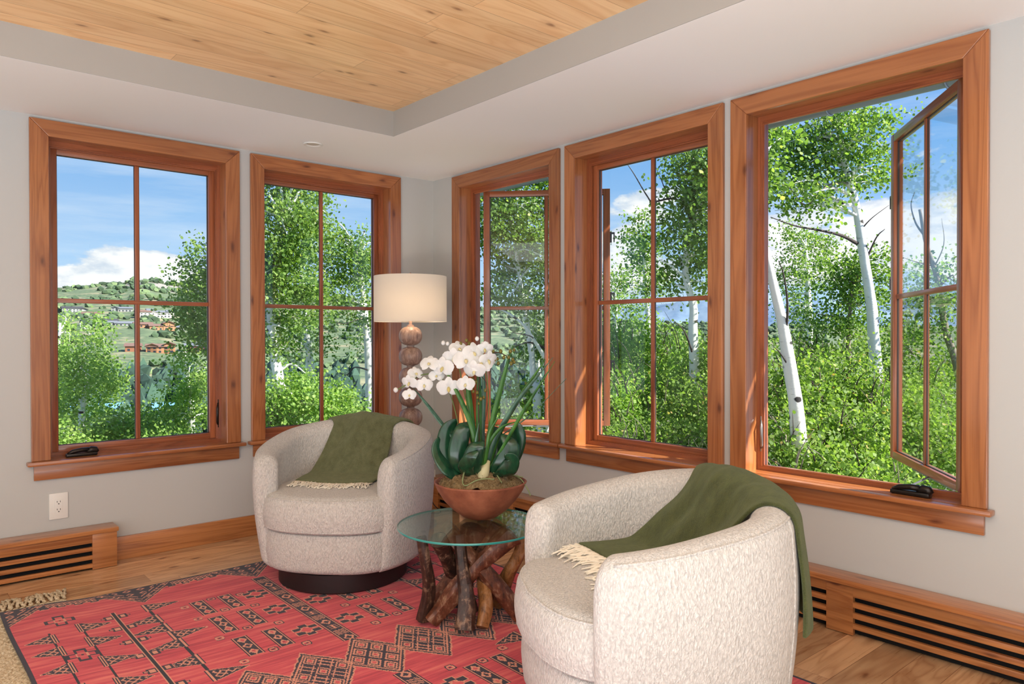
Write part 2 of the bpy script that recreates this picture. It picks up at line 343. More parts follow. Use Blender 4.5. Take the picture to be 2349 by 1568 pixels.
# ------------------------------------------------------------------ windows (local: x along the wall, y outwards, z up)
def make_window(idx, loc, rz, open_deg=0, hinge=-1, hinge_off=0.0, crank=None, lever=None):
    root = empty('window_%d' % idx, loc, rz, kind='structure')
    c0, c1, zs, zt = .425, .505, .548, 2.124
    for s in (-1, 1):
        b = MB(); b.prism([(s*c1, zs), (s*c0, zs), (s*c0, zt), (s*c1, zt+.08)], 0, .0198)
        o = b.build('side_casing', WZ, root); bev(o, .003)
    b = MB(); b.prism([(-c1, zt+.08), (-c0, zt), (c0, zt), (c1, zt+.08)], 0, .0198); o = b.build('head_casing', WX, root); bev(o, .003)
    b = MB(); b.box((-.525, -.032, zs-.02), (.525, .0195, zs), .006); b.box((-.4395, .0195, zs-.0125), (.4395, .104, zs)); b.build('stool', WX, root, 'auto')
    b = MB(); b.box((-.495, .003, .455), (.495, .0198, zs-.02), .002); b.build('apron', WX, root, 'auto')
    j = MB(); j.box((-.4395, .0198, zs), (-.430, .104, zt+.015)); j.box((.430, .0198, zs), (.4395, .104, zt+.015)); j.build('side_jamb', WZ, root)
    j = MB(); j.box((-.430, .0198, zt+.005), (.430, .104, zt+.015)); j.build('head_jamb', WX, root)
    # frame with stepped inner stop
    def ring(b, x0, x1, za, zb, zc, zd, y0, y1):
        """a rectangular ring: outer x1/za/zd, inner x0/zb/zc"""
        return [((-x1, y0, za), (-x0, y1, zd)), ((x0, y0, za), (x1, y1, zd))], [((-x0, y0, za), (x0, y1, zb)), ((-x0, y0, zc), (x0, y1, zd))]
    fr = empty('window_frame', (0, 0, 0)); fr.parent = root
    bpy.data.objects.remove(fr)
    bz, bx_ = MB(), MB()
    for (x0, x1, za, zb, zc, zd, y0, y1) in ((.417, .4395, .5355, .563, 2.108, 2.1395, .104, .172), (.408, .4175, .563, .567, 2.099, 2.108, .106, .122), (.402, .4085, .563, .570, 2.093, 2.099, .112, .122)):
        v, h = ring(None, x0, x1, za, zb, zc, zd, y0, y1)
        for q in v: bz.box(*q)
        for q in h: bx_.box(*q)
    bz.build('frame_side', SZ, root); bx_.build('frame_rail', SX, root)
    # sash
    piv = Vector((hinge*(.414-hinge_off), .126+ (.010 if open_deg else 0), 0))
    sash = empty('sash', piv); sash.parent = root; s = -hinge   # stile grows away from the hinge
    def X(v): return (v-hinge*.414) if False else v
    W = .828
    def sb(b, xa, xb, z0, z1, y0, y1, bevv=.0):
        a, c = sorted((xa*s, xb*s)); b.box((a, y0, z0), (c, y1, z1), bevv)
    z0, z1, g0, g1 = .566, 2.104, .600, 2.068
    if not open_deg: z0 = .566
    b = MB(); sb(b, 0, .041, z0, z1, 0, .042, .002); sb(b, W-.041, W, z0, z1, 0, .042, .002); b.build('stile', SZ, sash, 'auto')
    b = MB(); sb(b, .041, W-.041, z0, g0, 0, .042, .002); sb(b, .041, W-.041, g1, z1, 0, .042, .002); b.build('rail', SX, sash, 'auto')
    b = MB(); mid = W/2; zm = (g0+g1)/2
    sb(b, mid-.0115, mid+.0115, g0, g1, .012, .030, .004); m1 = b.build('muntin', SZ, sash, 'auto')
    b = MB(); sb(b, .041, W-.041, zm-.0115, zm+.0115, .0115, .0305, .004); b.build('muntin', SX, sash, 'auto')
    b = MB()
    for (xa, xb) in ((.041, .045), (W-.045, W-.041)): sb(b, xa, xb, g0, g1, .017, .025)
    for (za, zb) in ((g0, g0+.003), (g1-.003, g1)): sb(b, .041, W-.041, za, zb, .017, .025)
    for q in (mid-.0135, mid+.0115): sb(b, q, q+.002, g0, g1, .018, .024)
    b.build('gasket', GASKET, sash)
    b = MB(); sb(b, .042, W-.042, g0, g1, .0200, .0235); b.build('glass_pane', GLASS, sash)
    if open_deg:
        sash.rotation_euler = (0, 0, math.radians(open_deg)*(1 if hinge < 0 else -1))
        b = MB()
        for zk in (1.79, 1.40, .96):
            sb(b, W-.004, W+.012, zk-.035, zk+.035, .006, .012); sb(b, W+.004, W+.03, zk+.020, zk+.032, .004, .012); sb(b, W+.022, W+.03, zk-.03, zk+.03, .004, .012)
        b.build('lock_keeper', BRONZE, sash)
        b = MB(); sb(b, .10, .56, z0-.012, z0, .012, .028); b.build('slide_arm_track', STEEL, sash)
        b = MB(); a0 = Vector((hinge*.20, .12, .5665)); a1 = piv+Matrix.Rotation(sash.rotation_euler.z, 3, 'Z')@Vector((s*.36, .02, 0)); a1.z = .5585
        a0.z = .5615; a1.z = .5615
        b.tube([a0, a1], .004, 6); b.build('operator_arm', STEEL, root)
    if crank is not None:
        b = MB(); cx = crank
        b.box((cx-.070, .030, zs), (cx+.070, .072, zs+.018), .008)
        rows = []
        k = MB(); k.tube([(cx-.062, .042, zs+.016), (cx-.04, .042, zs+.027), (cx+.0, .044, zs+.032), (cx+.03, .048, zs+.031)], [.007, .010, .011, .012], 10)
        o = b.build('crank_cover', BRONZE, root, 'auto')
        k.tube([(cx+.025, .05, zs+.018), (cx+.045, .05, zs+.030), (cx+.06, .05, zs+.027), (cx+.069, .05, zs+.014)], [.014, .017, .017, .013], 10)
        k.build('crank_handle', BRONZE, root, True)
    if lever is not None:
        b = MB(); sx = lever; xx = sx*.4165
        b.tube([(xx-sx*.004, .108, .645), (xx-sx*.010, .100, .66), (xx-sx*.011, .094, .74), (xx-sx*.004, .106, .77)], [.004, .006, .007, .004], 8)
        b.box((min(xx, xx-sx*.006), .1045, .63), (max(xx, xx-sx*.006), .118, .79), .002); b.build('lock_lever', BRONZE if sx > 0 else STEEL, root, True)
    return root
def bev(o, w):
    m = o.modifiers.new('bevel', 'BEVEL'); m.width = w; m.segments = 2; m.limit_method = 'ANGLE'
YF, XF = YW-.020, XW-.020
make_window(1, (WINS_L[0], YF, 0), 0, 0, -1, crank=-.285, lever=1)
make_window(2, (WINS_L[1], YF, 0), 0, 0, 1)
make_window(3, (XF, WINS_R[0], 0), -PI/2, 43, -1, .078)
make_window(4, (XF, WINS_R[1], 0), -PI/2, 0, 1)
make_window(5, (XF, WINS_R[2], 0), -PI/2, 52, 1, .035, crank=.24, lever=-1)

# baseboards and the wood heater covers
b = MB(); b.box((.906, YW-.018, 0), (XW-.0001, YW-.0001, .118), .002); tag(b.build('baseboard_left', HX, None, 'auto'), kind='structure')
def heater(name, length, depth, h, slots, label, rz, loc):
    """local: x along the wall, -y towards the room, origin at the wall foot"""
    root = empty(name, loc, rz, label=label, cat='heater cover')
    b = MB(); b.box((0, -depth-.016, h-.022), (length, -.0005, h), .005); b.build('top_shelf', HX, root, 'auto')
    zs = [.0]
    bars = [(h-.065, h-.022), (h-.105, h-.085), (h-.146, h-.126), (h-.187, h-.167)]
    for z0, z1 in bars:
        b = MB(); b.box((.006, -depth, z0), (length-.006, -depth+.018, z1), .0015); b.build('slat', HX, root, 'auto')
    cur = .006
    for a, c in slots+[(length-.006, None)]:
        if a-cur > .01:
            b = MB(); b.box((cur, -depth-.0006, .003), (a, -depth+.019, h-.0225), .001); b.build('stile', HX, root, 'auto')
        cur = c
    for ex in (.006, length-.024):
        b = MB(); b.box((ex, -depth+.019, 0), (ex+.018, -.001, h-.0225)); b.build('end_panel', WY, root)
    b = MB(); b.box((.03, -depth+.03, .003), (length-.03, -.02, h-.04)); b.build('heating_element', DARKHOLE, root)
    return root
heater('baseboard_heater_cover', 3.9, .115, .2, [(.05, .9), (1.0, 1.9), (2.0, 2.85), (2.95, 3.785)], 'low slatted wooden heater cover ending below the white outlet on the left wall', 0, (.912-3.9, YW, 0))
sl = []; k = 4.06
ys = [(4.0, 3.34), (3.24, 2.36), (2.26, 1.362), (1.258, .40), (.30, -.55)]
heater('baseboard_heater_cover', 4.65, .100, .215, [(4.08-a, 4.08-c) for a, c in ys], 'long slatted wooden heater cover running along the right wall behind the armchair', -PI/2, (XW, 4.08, 0))

# outlets, cord and downlight
def outlet(name, label, cx, cz, loc, rz, plate=(.081, .128)):
    r = empty(name, loc, rz, label=label, cat='outlet')
    b = MB(); b.box((-plate[0]/2, -.0075, cz-plate[1]/2), (plate[0]/2, -.0002, cz+plate[1]/2), .004); b.build('cover_plate', PLATE, r, 'auto')
    b = MB(); b.box((-.017, -.0092, cz-.034), (.017, -.0076, cz+.034), .0007); b.build('receptacle', PLATE, r, 'auto')
    b = MB()
    for dz in (.019, -.019):
        for dx in (-.0065, .0065): b.box((dx-.0011, -.0096, cz+dz-.001), (dx+.0011, -.0091, cz+dz+.007))
        b.box((-.0024, -.0096, cz+dz-.010), (.0024, -.0091, cz+dz-.0055))
    b.build('socket_slots', DARKHOLE, r); return r
outlet('wall_outlet', 'white double outlet plate on the left wall above the heater cover end', 0, .318, (.672, YW, 0), 0)
outlet('wall_outlet', 'white outlet plate with a black plug in it behind the lamp corner', 0, .335, (XW, 3.985, 0), -PI/2, (.115, .128))
r = empty('junction_box', (XW, 4.10, 0), -PI/2, label='raised white cable box beside the plugged outlet on the right wall', cat='wall box')
b = MB(); b.box((-.04, -.035, .275), (.04, -.0002, .40), .004); b.build('box_body', PLATE, r, 'auto')
b = MB(); b.tube([(.025, -.036, .30), (.025, -.038, .30)], .004, 8); b.build('screw', STEEL, r)
r = empty('lamp_cord', (XW, 3.985, 0), -PI/2, label='black power cord plugged into the outlet behind the cream armchair', cat='cord')
b = MB(); b.tube([(0, -.0098, .354), (-.012, -.03, .352), (-.03, -.045, .348)], [.011, .010, .006], 10); b.build('plug', BLACK, r, True)
b = MB(); b.tube(catmull([(-.03, -.045, .348), (-.07, -.08, .335), (-.10, -.10, .28), (-.105, -.11, .22), (-.05, -.135, .235), (-.04, -.15, .12), (.02, -.16, .05), (.10, -.17, .008), (-.1, -.3, .006), (-.28, -.42, .006)], 8), .0032, 8); b.build('cable', BLACK, r, True)
b = MB(); b.box((-.115, -.112, .215), (-.03, -.1105, .262)); o = b.build('paper_tag', PLATE, r); 
r = empty('recessed_downlight', (1.842, 3.812, ZC), label='small round white recessed downlight in the soffit near the corner', cat='downlight')
b = MB(); b.lathe([(.050, -.0002), (.052, -.006), (.047, -.008), (.037, -.004), (.034, -.0003)], 40); b.build('trim_ring', PLATE, r, True)
b = MB(); b.lathe([(.0335, -.0005), (.024, -.0022), (0, -.003)], 32); b.build('lens', plain('frosted_lens', srgb(205, 196, 184), .5), r, True)

# ------------------------------------------------------------------ rugs
def paint_rug():
    cell = .004; W_, H_ = 1.96, 2.66; nx, ny = int(W_/cell), int(H_/cell)
    RED, NAVY, PINK, BLK = 0, 1, 2, 3
    A = np.zeros((ny, nx), dtype=np.int8)
    xs = (np.arange(nx)+.5)*cell-W_/2; ys = (np.arange(ny)+.5)*cell-H_/2
    X, Y = np.meshgrid(xs, ys); 
    def zig(a, amp, per): return amp*np.abs(((a/per) % 1)*2-1)
    rg = np.random.default_rng(3)
    jag = (rg.random((ny//3+1, nx//3+1)).repeat(3, 0).repeat(3, 1)[:ny, :nx]-.5)*.0045
    def lay(mask, c): A[mask] = c
    U_, V_ = np.abs(X), np.abs(Y)
    e = H_/2-V_                                   # distance from the short (patterned) ends
    per = .49
    uu = np.abs(((X+per/2) % per)-per/2)          # distance from a border triangle's axis
    tri = .225-uu*1.28
    scal = .070+.016*(np.abs(((X/.062) % 1)-.5) < .26)
    depth = np.maximum(tri, scal)+jag
    lay(e < depth, PINK); lay(e < depth-.006, NAVY)
    tz = (tri-e)                                   # nested chevrons inside each triangle
    intri = (tri > .03)
    lay(intri & (tz > .018) & (tz < .024), PINK); lay(intri & (tz > .05) & (tz < .056), PINK)
    lay(intri & (tz > .080) & (tz < .088) & (np.abs(((uu/.045) % 1)-.5) < .36), PINK)
    dd = np.abs(((uu/.055) % 1)-.5)*.055+np.abs(((e/.055) % 1)-.5)*.055
    lay(intri & (tz > .024) & (tz < .05) & (dd > .012) & (dd < .019), PINK)
    lay(intri & (tz > .095) & (dd > .010) & (dd < .018), PINK)
    flat = (tri < .03)
    lay(flat & (e < .060) & (e > .018) & (np.abs(((X/.020+np.floor(e/.010)*.5) % 1)-.5) < .27), PINK)
    lay(flat & (np.abs(e-(scal-.022)) < .004) & (np.abs(((X/.062) % 1)-.5) < .16), PINK)
    lay(e < .008, BLK); lay(W_/2-U_ < .014, NAVY)
    def rect(cx, cy, hx, hy, c): lay((np.abs(X-cx) < hx) & (np.abs(Y-cy) < hy), c)
    def dia(cx, cy, rx, ry, c, jg=1): lay((np.abs(X-cx)/rx+np.abs(Y-cy)/ry) < 1+jag*jg/rx, c)
    def box(cx, cy, hx=.029, hy=.096):
        rect(cx, cy, hx, hy, BLK); rect(cx, cy, hx-.004, hy, PINK); rect(cx, cy, hx-.008, hy-.003, NAVY)
        for k in (-1, 0, 1):
            dia(cx, cy+k*.060, .018, .027, PINK); dia(cx, cy+k*.060, .009, .014, NAVY if k == 0 else RED)
    def star(cx, cy, s=1):
        rect(cx, cy, .020*s, .016*s, NAVY); rect(cx, cy, .015*s, .022*s, NAVY)
        rect(cx, cy, .016*s, .012*s, PINK); rect(cx, cy, .012*s, .017*s, PINK); rect(cx, cy, .010*s, .010*s, RED); rect(cx, cy, .005*s, .005*s, NAVY)
    def flower(cx, cy, s=1):
        for k in range(6):
            a = k*PI/3+PI/6; rect(cx+.040*s*math.cos(a), cy+.046*s*math.sin(a), .020*s, .018*s, PINK)
        for k in range(6):
            a = k*PI/3+PI/6; rect(cx+.040*s*math.cos(a), cy+.046*s*math.sin(a), .016*s, .014*s, NAVY)
        dia(cx, cy, .034*s, .038*s, PINK); dia(cx, cy, .028*s, .032*s, RED)
    def rosette(cx, cy):
        for k in range(4):
            a = k*PI/2; rect(cx+.032*math.cos(a), cy+.040*math.sin(a), .019, .022, NAVY)
        for k in range(4):
            a = k*PI/2; rect(cx+.026*math.cos(a), cy+.034*math.sin(a), .013, .014, RED)
        rect(cx, cy, .02, .02, PINK); rect(cx, cy, .014, .014, RED); rect(cx, cy, .005, .005, NAVY)
    def flag(cx, cy, d, ln=.150, hb=.046):
        """triangle whose base lies on the line at cx and whose tip points along d (-1 or 1)"""
        t = (X-cx)*d/ln; q = hb*(1-t)
        yy = np.abs(Y-cy)
        lay((t > 0) & (t < 1) & (yy < q+.004+jag), PINK); lay((t > 0) & (t < .97) & (yy < q+jag), NAVY)
        w_ = np.abs(((X/.030+Y/.034) % 1)-.5); v_ = np.abs(((X/.030-Y/.034) % 1)-.5)
        lay((t > .04) & (t < .9) & (yy < q-.008) & ((w_ < .13) | (v_ < .13)), PINK)
        rect(cx-d*.006, cy, .010, hb+.004, NAVY); rect(cx-d*.006, cy, .006, hb+.004, PINK); rect(cx-d*.006, cy, .002, hb, BLK)
    for sy in (-1, 1):
        for sx in (-1, 1):
            for x_ in (.205, .322):                       # dark boxes with diamonds and the stars between them
                for y_ in (.878, .640, .378): box(sx*x_, sy*y_)
            for x_ in (.145, .262, .380):
                for y_ in (.93, .76, .51, .255): star(sx*x_, sy*(y_+(.03 if x_ == .262 else 0)), .9)
            for y_ in (.893, .655, .369): flower(sx*.092, sy*y_, .92)
            # long stems with triangles
            x_ = .502; rect(sx*x_, sy*.63, .0045, .43, BLK); rect(sx*(x_-.006), sy*.63, .0012, .43, PINK)
            for y_ in (.875, .755, .565, .375): flag(sx*x_, sy*y_, sx, .125)
            for y_ in (1.03, .655, .215): flag(sx*x_, sy*y_, -sx, .125)
            x_ = .625; rect(sx*x_, sy*.60, .009, .46, PINK); rect(sx*x_, sy*.60, .0055, .46, BLK)
            for y_ in (1.00, .86, .70, .54, .38, .22):
                for d in (-1, 1): rect(sx*x_+d*.026, sy*y_, .016, .022, NAVY); rect(sx*x_+d*.024, sy*y_, .009, .014, PINK); rect(sx*x_+d*.045, sy*y_, .010, .008, NAVY); rect(sx*x_+d*.044, sy*y_, .005, .004, PINK)
            x_ = .757; rect(sx*x_, sy*.58, .005, .42, BLK)
            for y_ in (.95, .78, .56, .34, .14): flag(sx*x_, sy*y_, -sx, .105, .050)
            x_ = .865; rect(sx*x_, sy*.55, .005, .40, BLK)
            for y_ in (.88, .74, .56, .36, .16): flag(sx*x_, sy*y_, sx, .085, .046)
            rosette(sx*.808, sy*1.075); rosette(sx*.808, sy*.66); rosette(sx*.40, sy*1.02) if False else None
        # central writing-like band
        rect(0, sy*.635, .034, .462, BLK); rect(0, sy*.635, .030, .462, PINK); rect(0, sy*.635, .026, .460, NAVY)
        y_ = .20
        k = 0
        while y_ < 1.06:
            cy = sy*y_
            if k % 3 == 0: dia(0, cy, .022, .030, PINK); dia(0, cy, .012, .016, NAVY)
            elif k % 3 == 1:
                m = (np.abs(X) < .022) & (np.abs(Y-cy) < .026); lay(m & (np.abs(((X/.014+Y/.020) % 1)-.5) < .22), PINK)
            else:
                for q in (-.016, 0, .016): rect(0, cy+q, .020, .0035, PINK)
                rect(0, cy, .0035, .02, PINK)
            y_ += .064; k += 1
    # centre chain of hooked lozenges
    for k in range(-3, 4):
        cx = k*.202
        dia(cx, 0, .128, .190, PINK, 1.4); dia(cx, 0, .121, .180, NAVY, 1.4)
    for k in range(-3, 4):
        cx = k*.202
        a = (X-cx)/.121; b_ = Y/.180; p = (a+b_)*1.72+.5; q = (a-b_)*1.72+.5; ins = (np.abs(a)+np.abs(b_) < .90)
        fp, fq = np.abs((p % 1)-.5), np.abs((q % 1)-.5); mm = np.maximum(fp, fq)
        if k % 2 == 0:
            lay(ins & (mm < .40), PINK); lay(ins & (mm < .30), NAVY); lay(ins & (mm < .22), PINK); lay(ins & (mm < .12), RED)
        else:
            st = (np.floor(p)+np.floor(q)) % 2 == 0
            lay(ins & (mm < .40) & st, PINK); lay(ins & (mm < .31) & st, NAVY); lay(ins & (mm < .22) & st, PINK); lay(ins & (mm < .13) & st, RED); lay(ins & (fp > .14) & (fp < .24) & ~st, PINK); lay(ins & (fq > .30) & (fq < .38) & ~st, PINK)
        rr = np.abs(a)+np.abs(b_); lay((rr > .86) & (rr < .92), PINK)
    return A, X, Y, cell
def make_rug():
    A, X, Y, cell = paint_rug(); ny, nx = A.shape
    gx = np.arange(nx+1)*cell-.98; gy = np.arange(ny+1)*cell-1.33; GX, GY = np.meshgrid(gx, gy)
    z = .010+.0016*np.sin(GX*9+1.2)*np.sin(GY*7)
    # it rides up over the jute rug underneath it at its back left corner
    rise = .012/(1+np.exp(((GX+.98)-.24)*28)); z = z+rise
    GY2 = GY+.010*np.sin(GX*3.4+.5)*(GY/1.33)-.06*0
    GX2 = GX+.006*np.sin(GY*4.0)*(np.abs(GX)/.98)
    V = np.stack([GX2, GY2, z], -1).reshape(-1, 3)
    i = np.arange(ny)[:, None]*(nx+1)+np.arange(nx)[None, :]
    Fq = np.stack([i, i+1, i+nx+2, i+nx+1], -1).reshape(-1, 4)
    me = bpy.data.meshes.new('patterned_rug'); nv = len(V)
    ring = np.concatenate([np.arange(nx+1), (np.arange(1, ny+1))*(nx+1)+nx, ny*(nx+1)+np.arange(nx-1, -1, -1), np.arange(ny-1, 0, -1)*(nx+1)])
    Vs = V[ring].copy(); Vs[:, 2] -= .0075; V2 = np.concatenate([V, Vs]); m = len(ring)
    a = ring; b = np.roll(ring, -1); c = nv+np.arange(m); d = np.roll(c, -1)
    Fs = np.stack([a, c, d, b], -1); FA = np.concatenate([Fq, Fs])
    me.vertices.add(len(V2)); me.vertices.foreach_set('co', V2.astype(np.float32).ravel())
    me.loops.add(len(FA)*4); me.loops.foreach_set('vertex_index', FA.astype(np.int32).ravel())
    me.polygons.add(len(FA)); me.polygons.foreach_set('loop_start', np.arange(0, len(FA)*4, 4, dtype=np.int32))
    me.update(calc_edges=True)
    t = np.concatenate([A.reshape(-1).astype(np.float32), np.full(len(Fs), 3, np.float32)])
    at = me.attributes.new('dye', 'FLOAT', 'FACE'); at.data.foreach_set('value', t)
    n = mat('hand_knotted_wool'); at = n.new('ShaderNodeAttribute', attribute_name='dye').outputs['Fac']; p = n.obj()
    st = n.noise(n.vm('MULTIPLY', p, (3.0, 60, 1)), 1.0, 5, .65); st2 = n.noise(n.vm('MULTIPLY', p, (2.2, 9, 1)), 1.0, 3, .6)
    f = n.m('ADD', n.m('MULTIPLY', st, .6), n.m('MULTIPLY', st2, .4))
    red = n.ramp(f, [(.34, srgb(172, 44, 62)), (.5, srgb(216, 74, 86)), (.66, srgb(238, 124, 112))])
    k1 = n.m('GREATER_THAN', at, .5); k2 = n.m('GREATER_THAN', at, 1.5); k3 = n.m('GREATER_THAN', at, 2.5)
    c = n.mix(k1, red, srgb(46, 38, 54)); c = n.mix(k2, c, n.mix(st, srgb(214, 130, 112), srgb(236, 172, 140))); c = n.mix(k3, c, srgb(30, 27, 38))
    n.put(n.bsdf.inputs['Normal'], n.bump(n.noise(p, 520, 2), .5, .002))
    setp(n, c, .9, Sheen_Weight=.15)
    me.materials.append(n.mat); o = bpy.data.objects.new('patterned_rug', me); COL.objects.link(o); o.location = (1.345, 2.30, .0)
    o.rotation_euler = (0, 0, math.radians(-.6)); return o
rug = make_rug(); tag(rug, 'red wool rug with navy and pink tribal motifs under both armchairs', 'rug')
def jute():
    r = empty('jute_rug', (0, 0, 0), label='thick chunky natural jute rug with tassels peeking out beneath the red rug', cat='rug')
    n = mat('chunky_jute'); p = n.obj()
    c = n.ramp(n.noise(p, 120, 4, .7), [(.3, srgb(150, 126, 94)), (.5, srgb(214, 192, 158)), (.68, srgb(242, 230, 206))])
    n.put(n.bsdf.inputs['Normal'], n.bump(n.noise(p, 300, 3), .7, .003)); setp(n, c, .95); JM = n.mat
    b = MB(); x1, y1 = .62, 3.70; x0, y0 = -1.0, 1.2; st = .018
    rows = []
    nx = int((x1-x0)/.006); ny = int((y1-y0)/.009)
    for j in range(ny):
        yy = y0+j*(y1-y0)/(ny-1); row = []
        for i in range(nx):
            xx = x0+i*(x1-x0)/(nx-1)
            ph = int((yy-y0)/.024) % 2
            h = .0085*abs(math.sin((xx/.024+.5*ph)*PI))*abs(math.sin((yy-y0)/.024*PI))**.5+.0035
            if i in (0, nx-1) or j in (0, ny-1): h = .0008
            row.append((xx, yy, h))
        rows.append(row)
    b.grid(rows); b.build('woven_field', JM, r, True)
    b = MB(); rr = random.Random(5)
    for i in range(68):
        xx = x0+.02+i*.0245
        if xx > x1: break
        for k in range(3):
            L = .085+rr.random()*.065; dx = rr.uniform(-.03, .03); pts = []
            for q in range(9):
                t = q/8; pts.append((xx+dx*t+.004*math.sin(q*2.2+k), y1-.01+L*t, .009+.010*math.sin(PI*min(1, t*1.1))*rr.random()+.002*math.cos(q*3)))
            b.tube(pts, [.0045, .006, .0045, .006, .0045, .006, .005, .0075, .004], 6)
    b.build('tassel_fringe', JM, r, True)
jute()

# ------------------------------------------------------------------ barrel swivel armchair (local: front = -y)
CZ0 = .088
def plan(al, a=.415, bb=.342, bf=.46, e=2.35):
    s_, c_ = math.sin(al), math.cos(al); b_ = bb if c_ > 0 else bf
    r = ((abs(s_)/a)**e+(abs(c_)/b_)**e)**(-1/e); return r*s_, r*c_
AM = math.radians(131.8)
def top_h(al):
    t = abs(al)/AM
    return .726-.128*(t**1.35)
def shell_point(al, u):
    """u 0..1: outer foot -> outer top; 1..2: over the rolled top; 2..3: inner top -> inner foot"""
    x, y = plan(al); r = math.hypot(x, y); dx, dy = x/r, y/r
    H = top_h(al); th = .112+.050*sstep(.6, 0, abs(al)/AM); hr = th/2
    bulge = lambda z: .905+.095*math.sin(min(1, max(0, (z-CZ0)/.40))*PI/2)-.035*sstep(.48, .74, z)
    zt = H-hr*.95
    if u <= 1:
        z = CZ0+(zt-CZ0)*u; rr = r*bulge(z)
        if u < .06: rr -= .03*(1-u/.06)**2
        return Vector((dx*rr, dy*rr, z)), th
    ro = r*bulge(zt); ri = ro-th
    if u <= 2:
        a = (u-1)*PI; rc = (ro+ri)/2
        return Vector((dx*(rc+hr*math.cos(a)), dy*(rc+hr*math.cos(a)), zt+hr*.95*math.sin(a)**.92 if math.sin(a) > 0 else zt)), th
    t = u-2; z = zt+( .30-zt)*t; lean = .055*sstep(.7, 0, abs(al)/AM)*sstep(0, 1, t)
    rr = ri-lean; return Vector((dx*rr, dy*rr, z)), th
def chair(loc, face, label, cat='armchair'):
    rz = math.atan2(face[1], face[0])+PI/2
    root = empty('barrel_armchair', loc, rz, label=label, cat=cat)
    b = MB(); us = [0, .01, .03, .06]+[.06+.94*i/26 for i in range(1, 27)]+[1+i/16 for i in range(1, 17)]+[2+i/14 for i in range(1, 15)]
    rows = []; N = 96
    def row(al, sc=1.0, fwd=0.0, drop=0.0):
        x, y = plan(al); d = .002; x2, y2 = plan(al+d); tx, ty = (x2-x), (y2-y); l = math.hypot(tx, ty); sg = 1 if al > 0 else -1
        tx, ty = tx/l*sg, ty/l*sg; out = []
        r = math.hypot(x, y); dx, dy = x/r, y/r
        for u in us:
            p, th = shell_point(al, u)
            rad = p.x*dx+p.y*dy; ctr = r*.955-th/2
            rad2 = ctr+(rad-ctr)*sc
            zt = top_h(al); q = p.z-drop*sstep(.25, 1, (p.z-CZ0)/(zt-CZ0))
            out.append((dx*rad2+tx*fwd, dy*rad2+ty*fwd, q))
        return out
    E_ = 8
    for k in range(E_, 0, -1):
        a = k/E_*PI/2; rows.append(row(-AM, max(.05, math.cos(a)**.62), .052*math.sin(a), .11*(1-math.cos(a))))
    for i in range(N+1): rows.append(row(-AM+2*AM*i/N))
    for k in range(1, E_+1):
        a = k/E_*PI/2; rows.append(row(AM, max(.05, math.cos(a)**.62), .052*math.sin(a), .11*(1-math.cos(a))))
    b.grid(rows); k = len(us)
    for rr in (rows[0], rows[-1]):
        b.add(rr, [tuple(range(k))])
    o = b.build('shell', BOUCLE, root, True)
    md = o.modifiers.new('s', 'SUBSURF'); md.levels = 1; md.render_levels = 1
    # seam piping along the crest of the shell and down the outside
    b = MB(); pts = []
    for i in range(0, 81):
        al = -AM*.99+2*AM*.99*i/80; p, _ = shell_point(al, 1.22); pts.append(p+Vector((0, 0, -.001)))
    b.tube(pts, .0042, 6); 
    for al in (-1.05, 1.05, 0.0, ):
        b.tube([shell_point(al, u)[0] for u in [i/24 for i in range(0, 30)]], .0028, 6)
    b.build('seam', BOUCLE, root, True)
    # seat cushion and front panel, bowed forward between the arms
    def seat_plan(grow, bow, n=72):
        out = []
        wv = .322+grow
        for i in range(n):
            a = 2*PI*i/n; c_, s_ = math.cos(a), math.sin(a)
            e = 5.0 if s_ < 0 else 2.4
            x = wv*abs(c_)**(2/e)*(1 if c_ > 0 else -1)
            y = (-.325-grow) if s_ < 0 else .22
            y = y*abs(s_)**(2/e)
            if y < -.05: y -= bow*(1-(x/wv)**2)*sstep(-.05, -.33, y)
            out.append((x, y))
        return out
    def slab(name, grow, bow, z0, z1, rt, rb, crown, part=None, taper=0):
        P = seat_plan(grow, bow); c = (0, -.06); b = MB(); rows = []
        def ringp(ins, z, tp=0): 
            o_ = []
            for x, y in P:
                r = math.hypot(x-c[0], y-c[1]); f = (r-ins-tp*(.02))/r; o_.append((c[0]+(x-c[0])*f, c[1]+(y-c[1])*f, z))
            return o_
        rows.append([(c[0], c[1], z0)]*len(P)); rows.append(ringp(rb+.02, z0))
        for i in range(1, 7):
            a = i/6*PI/2; rows.append(ringp(rb*(1-math.sin(a)), z0+rb*(1-math.cos(a))))
        for i in range(1, 6): rows.append(ringp(-.006*math.sin(i/6*PI), z0+rb+(z1-rt-z0-rb)*i/6))
        for i in range(0, 7):
            a = i/6*PI/2; rows.append(ringp(rt*(1-math.cos(a)), z1-rt+rt*math.sin(a)))
        for i in range(1, 10):
            f = i/9; ins = rt+(.26)*f; o_ = []
            for x, y in P:
                r = math.hypot(x-c[0], y-c[1]); g = max(0, (r-rt)/r*(1-f)); o_.append((c[0]+(x-c[0])*g, c[1]+(y-c[1])*g, z1+crown*(1-(1-f)**2)))
            rows.append(o_)
        b.grid(rows, closed=True); return b.build(name, BOUCLE, root, True), ringp
    o, rp = slab('seat_cushion', .006, .085, .272, .432, .050, .018, .018)
    b = MB(); q = rp(.014, .432-.016); q = [Vector(v) for v in q]; b.tube(q+[q[0]], .0042, 6)
    q = [Vector(v) for v in rp(.004, .283)]; b.tube(q+[q[0]], .0042, 6); b.build('piping', BOUCLE, o, True)
    slab('front_panel', -.004, .072, CZ0, .268, .012, .035, 0)
    b = MB(); b.lathe([(0, CZ0+.003), (.345, CZ0+.003), (.345, CZ0-.004), (.30, CZ0-.01)], 48); b.build('underside', PLINTH, root, True)
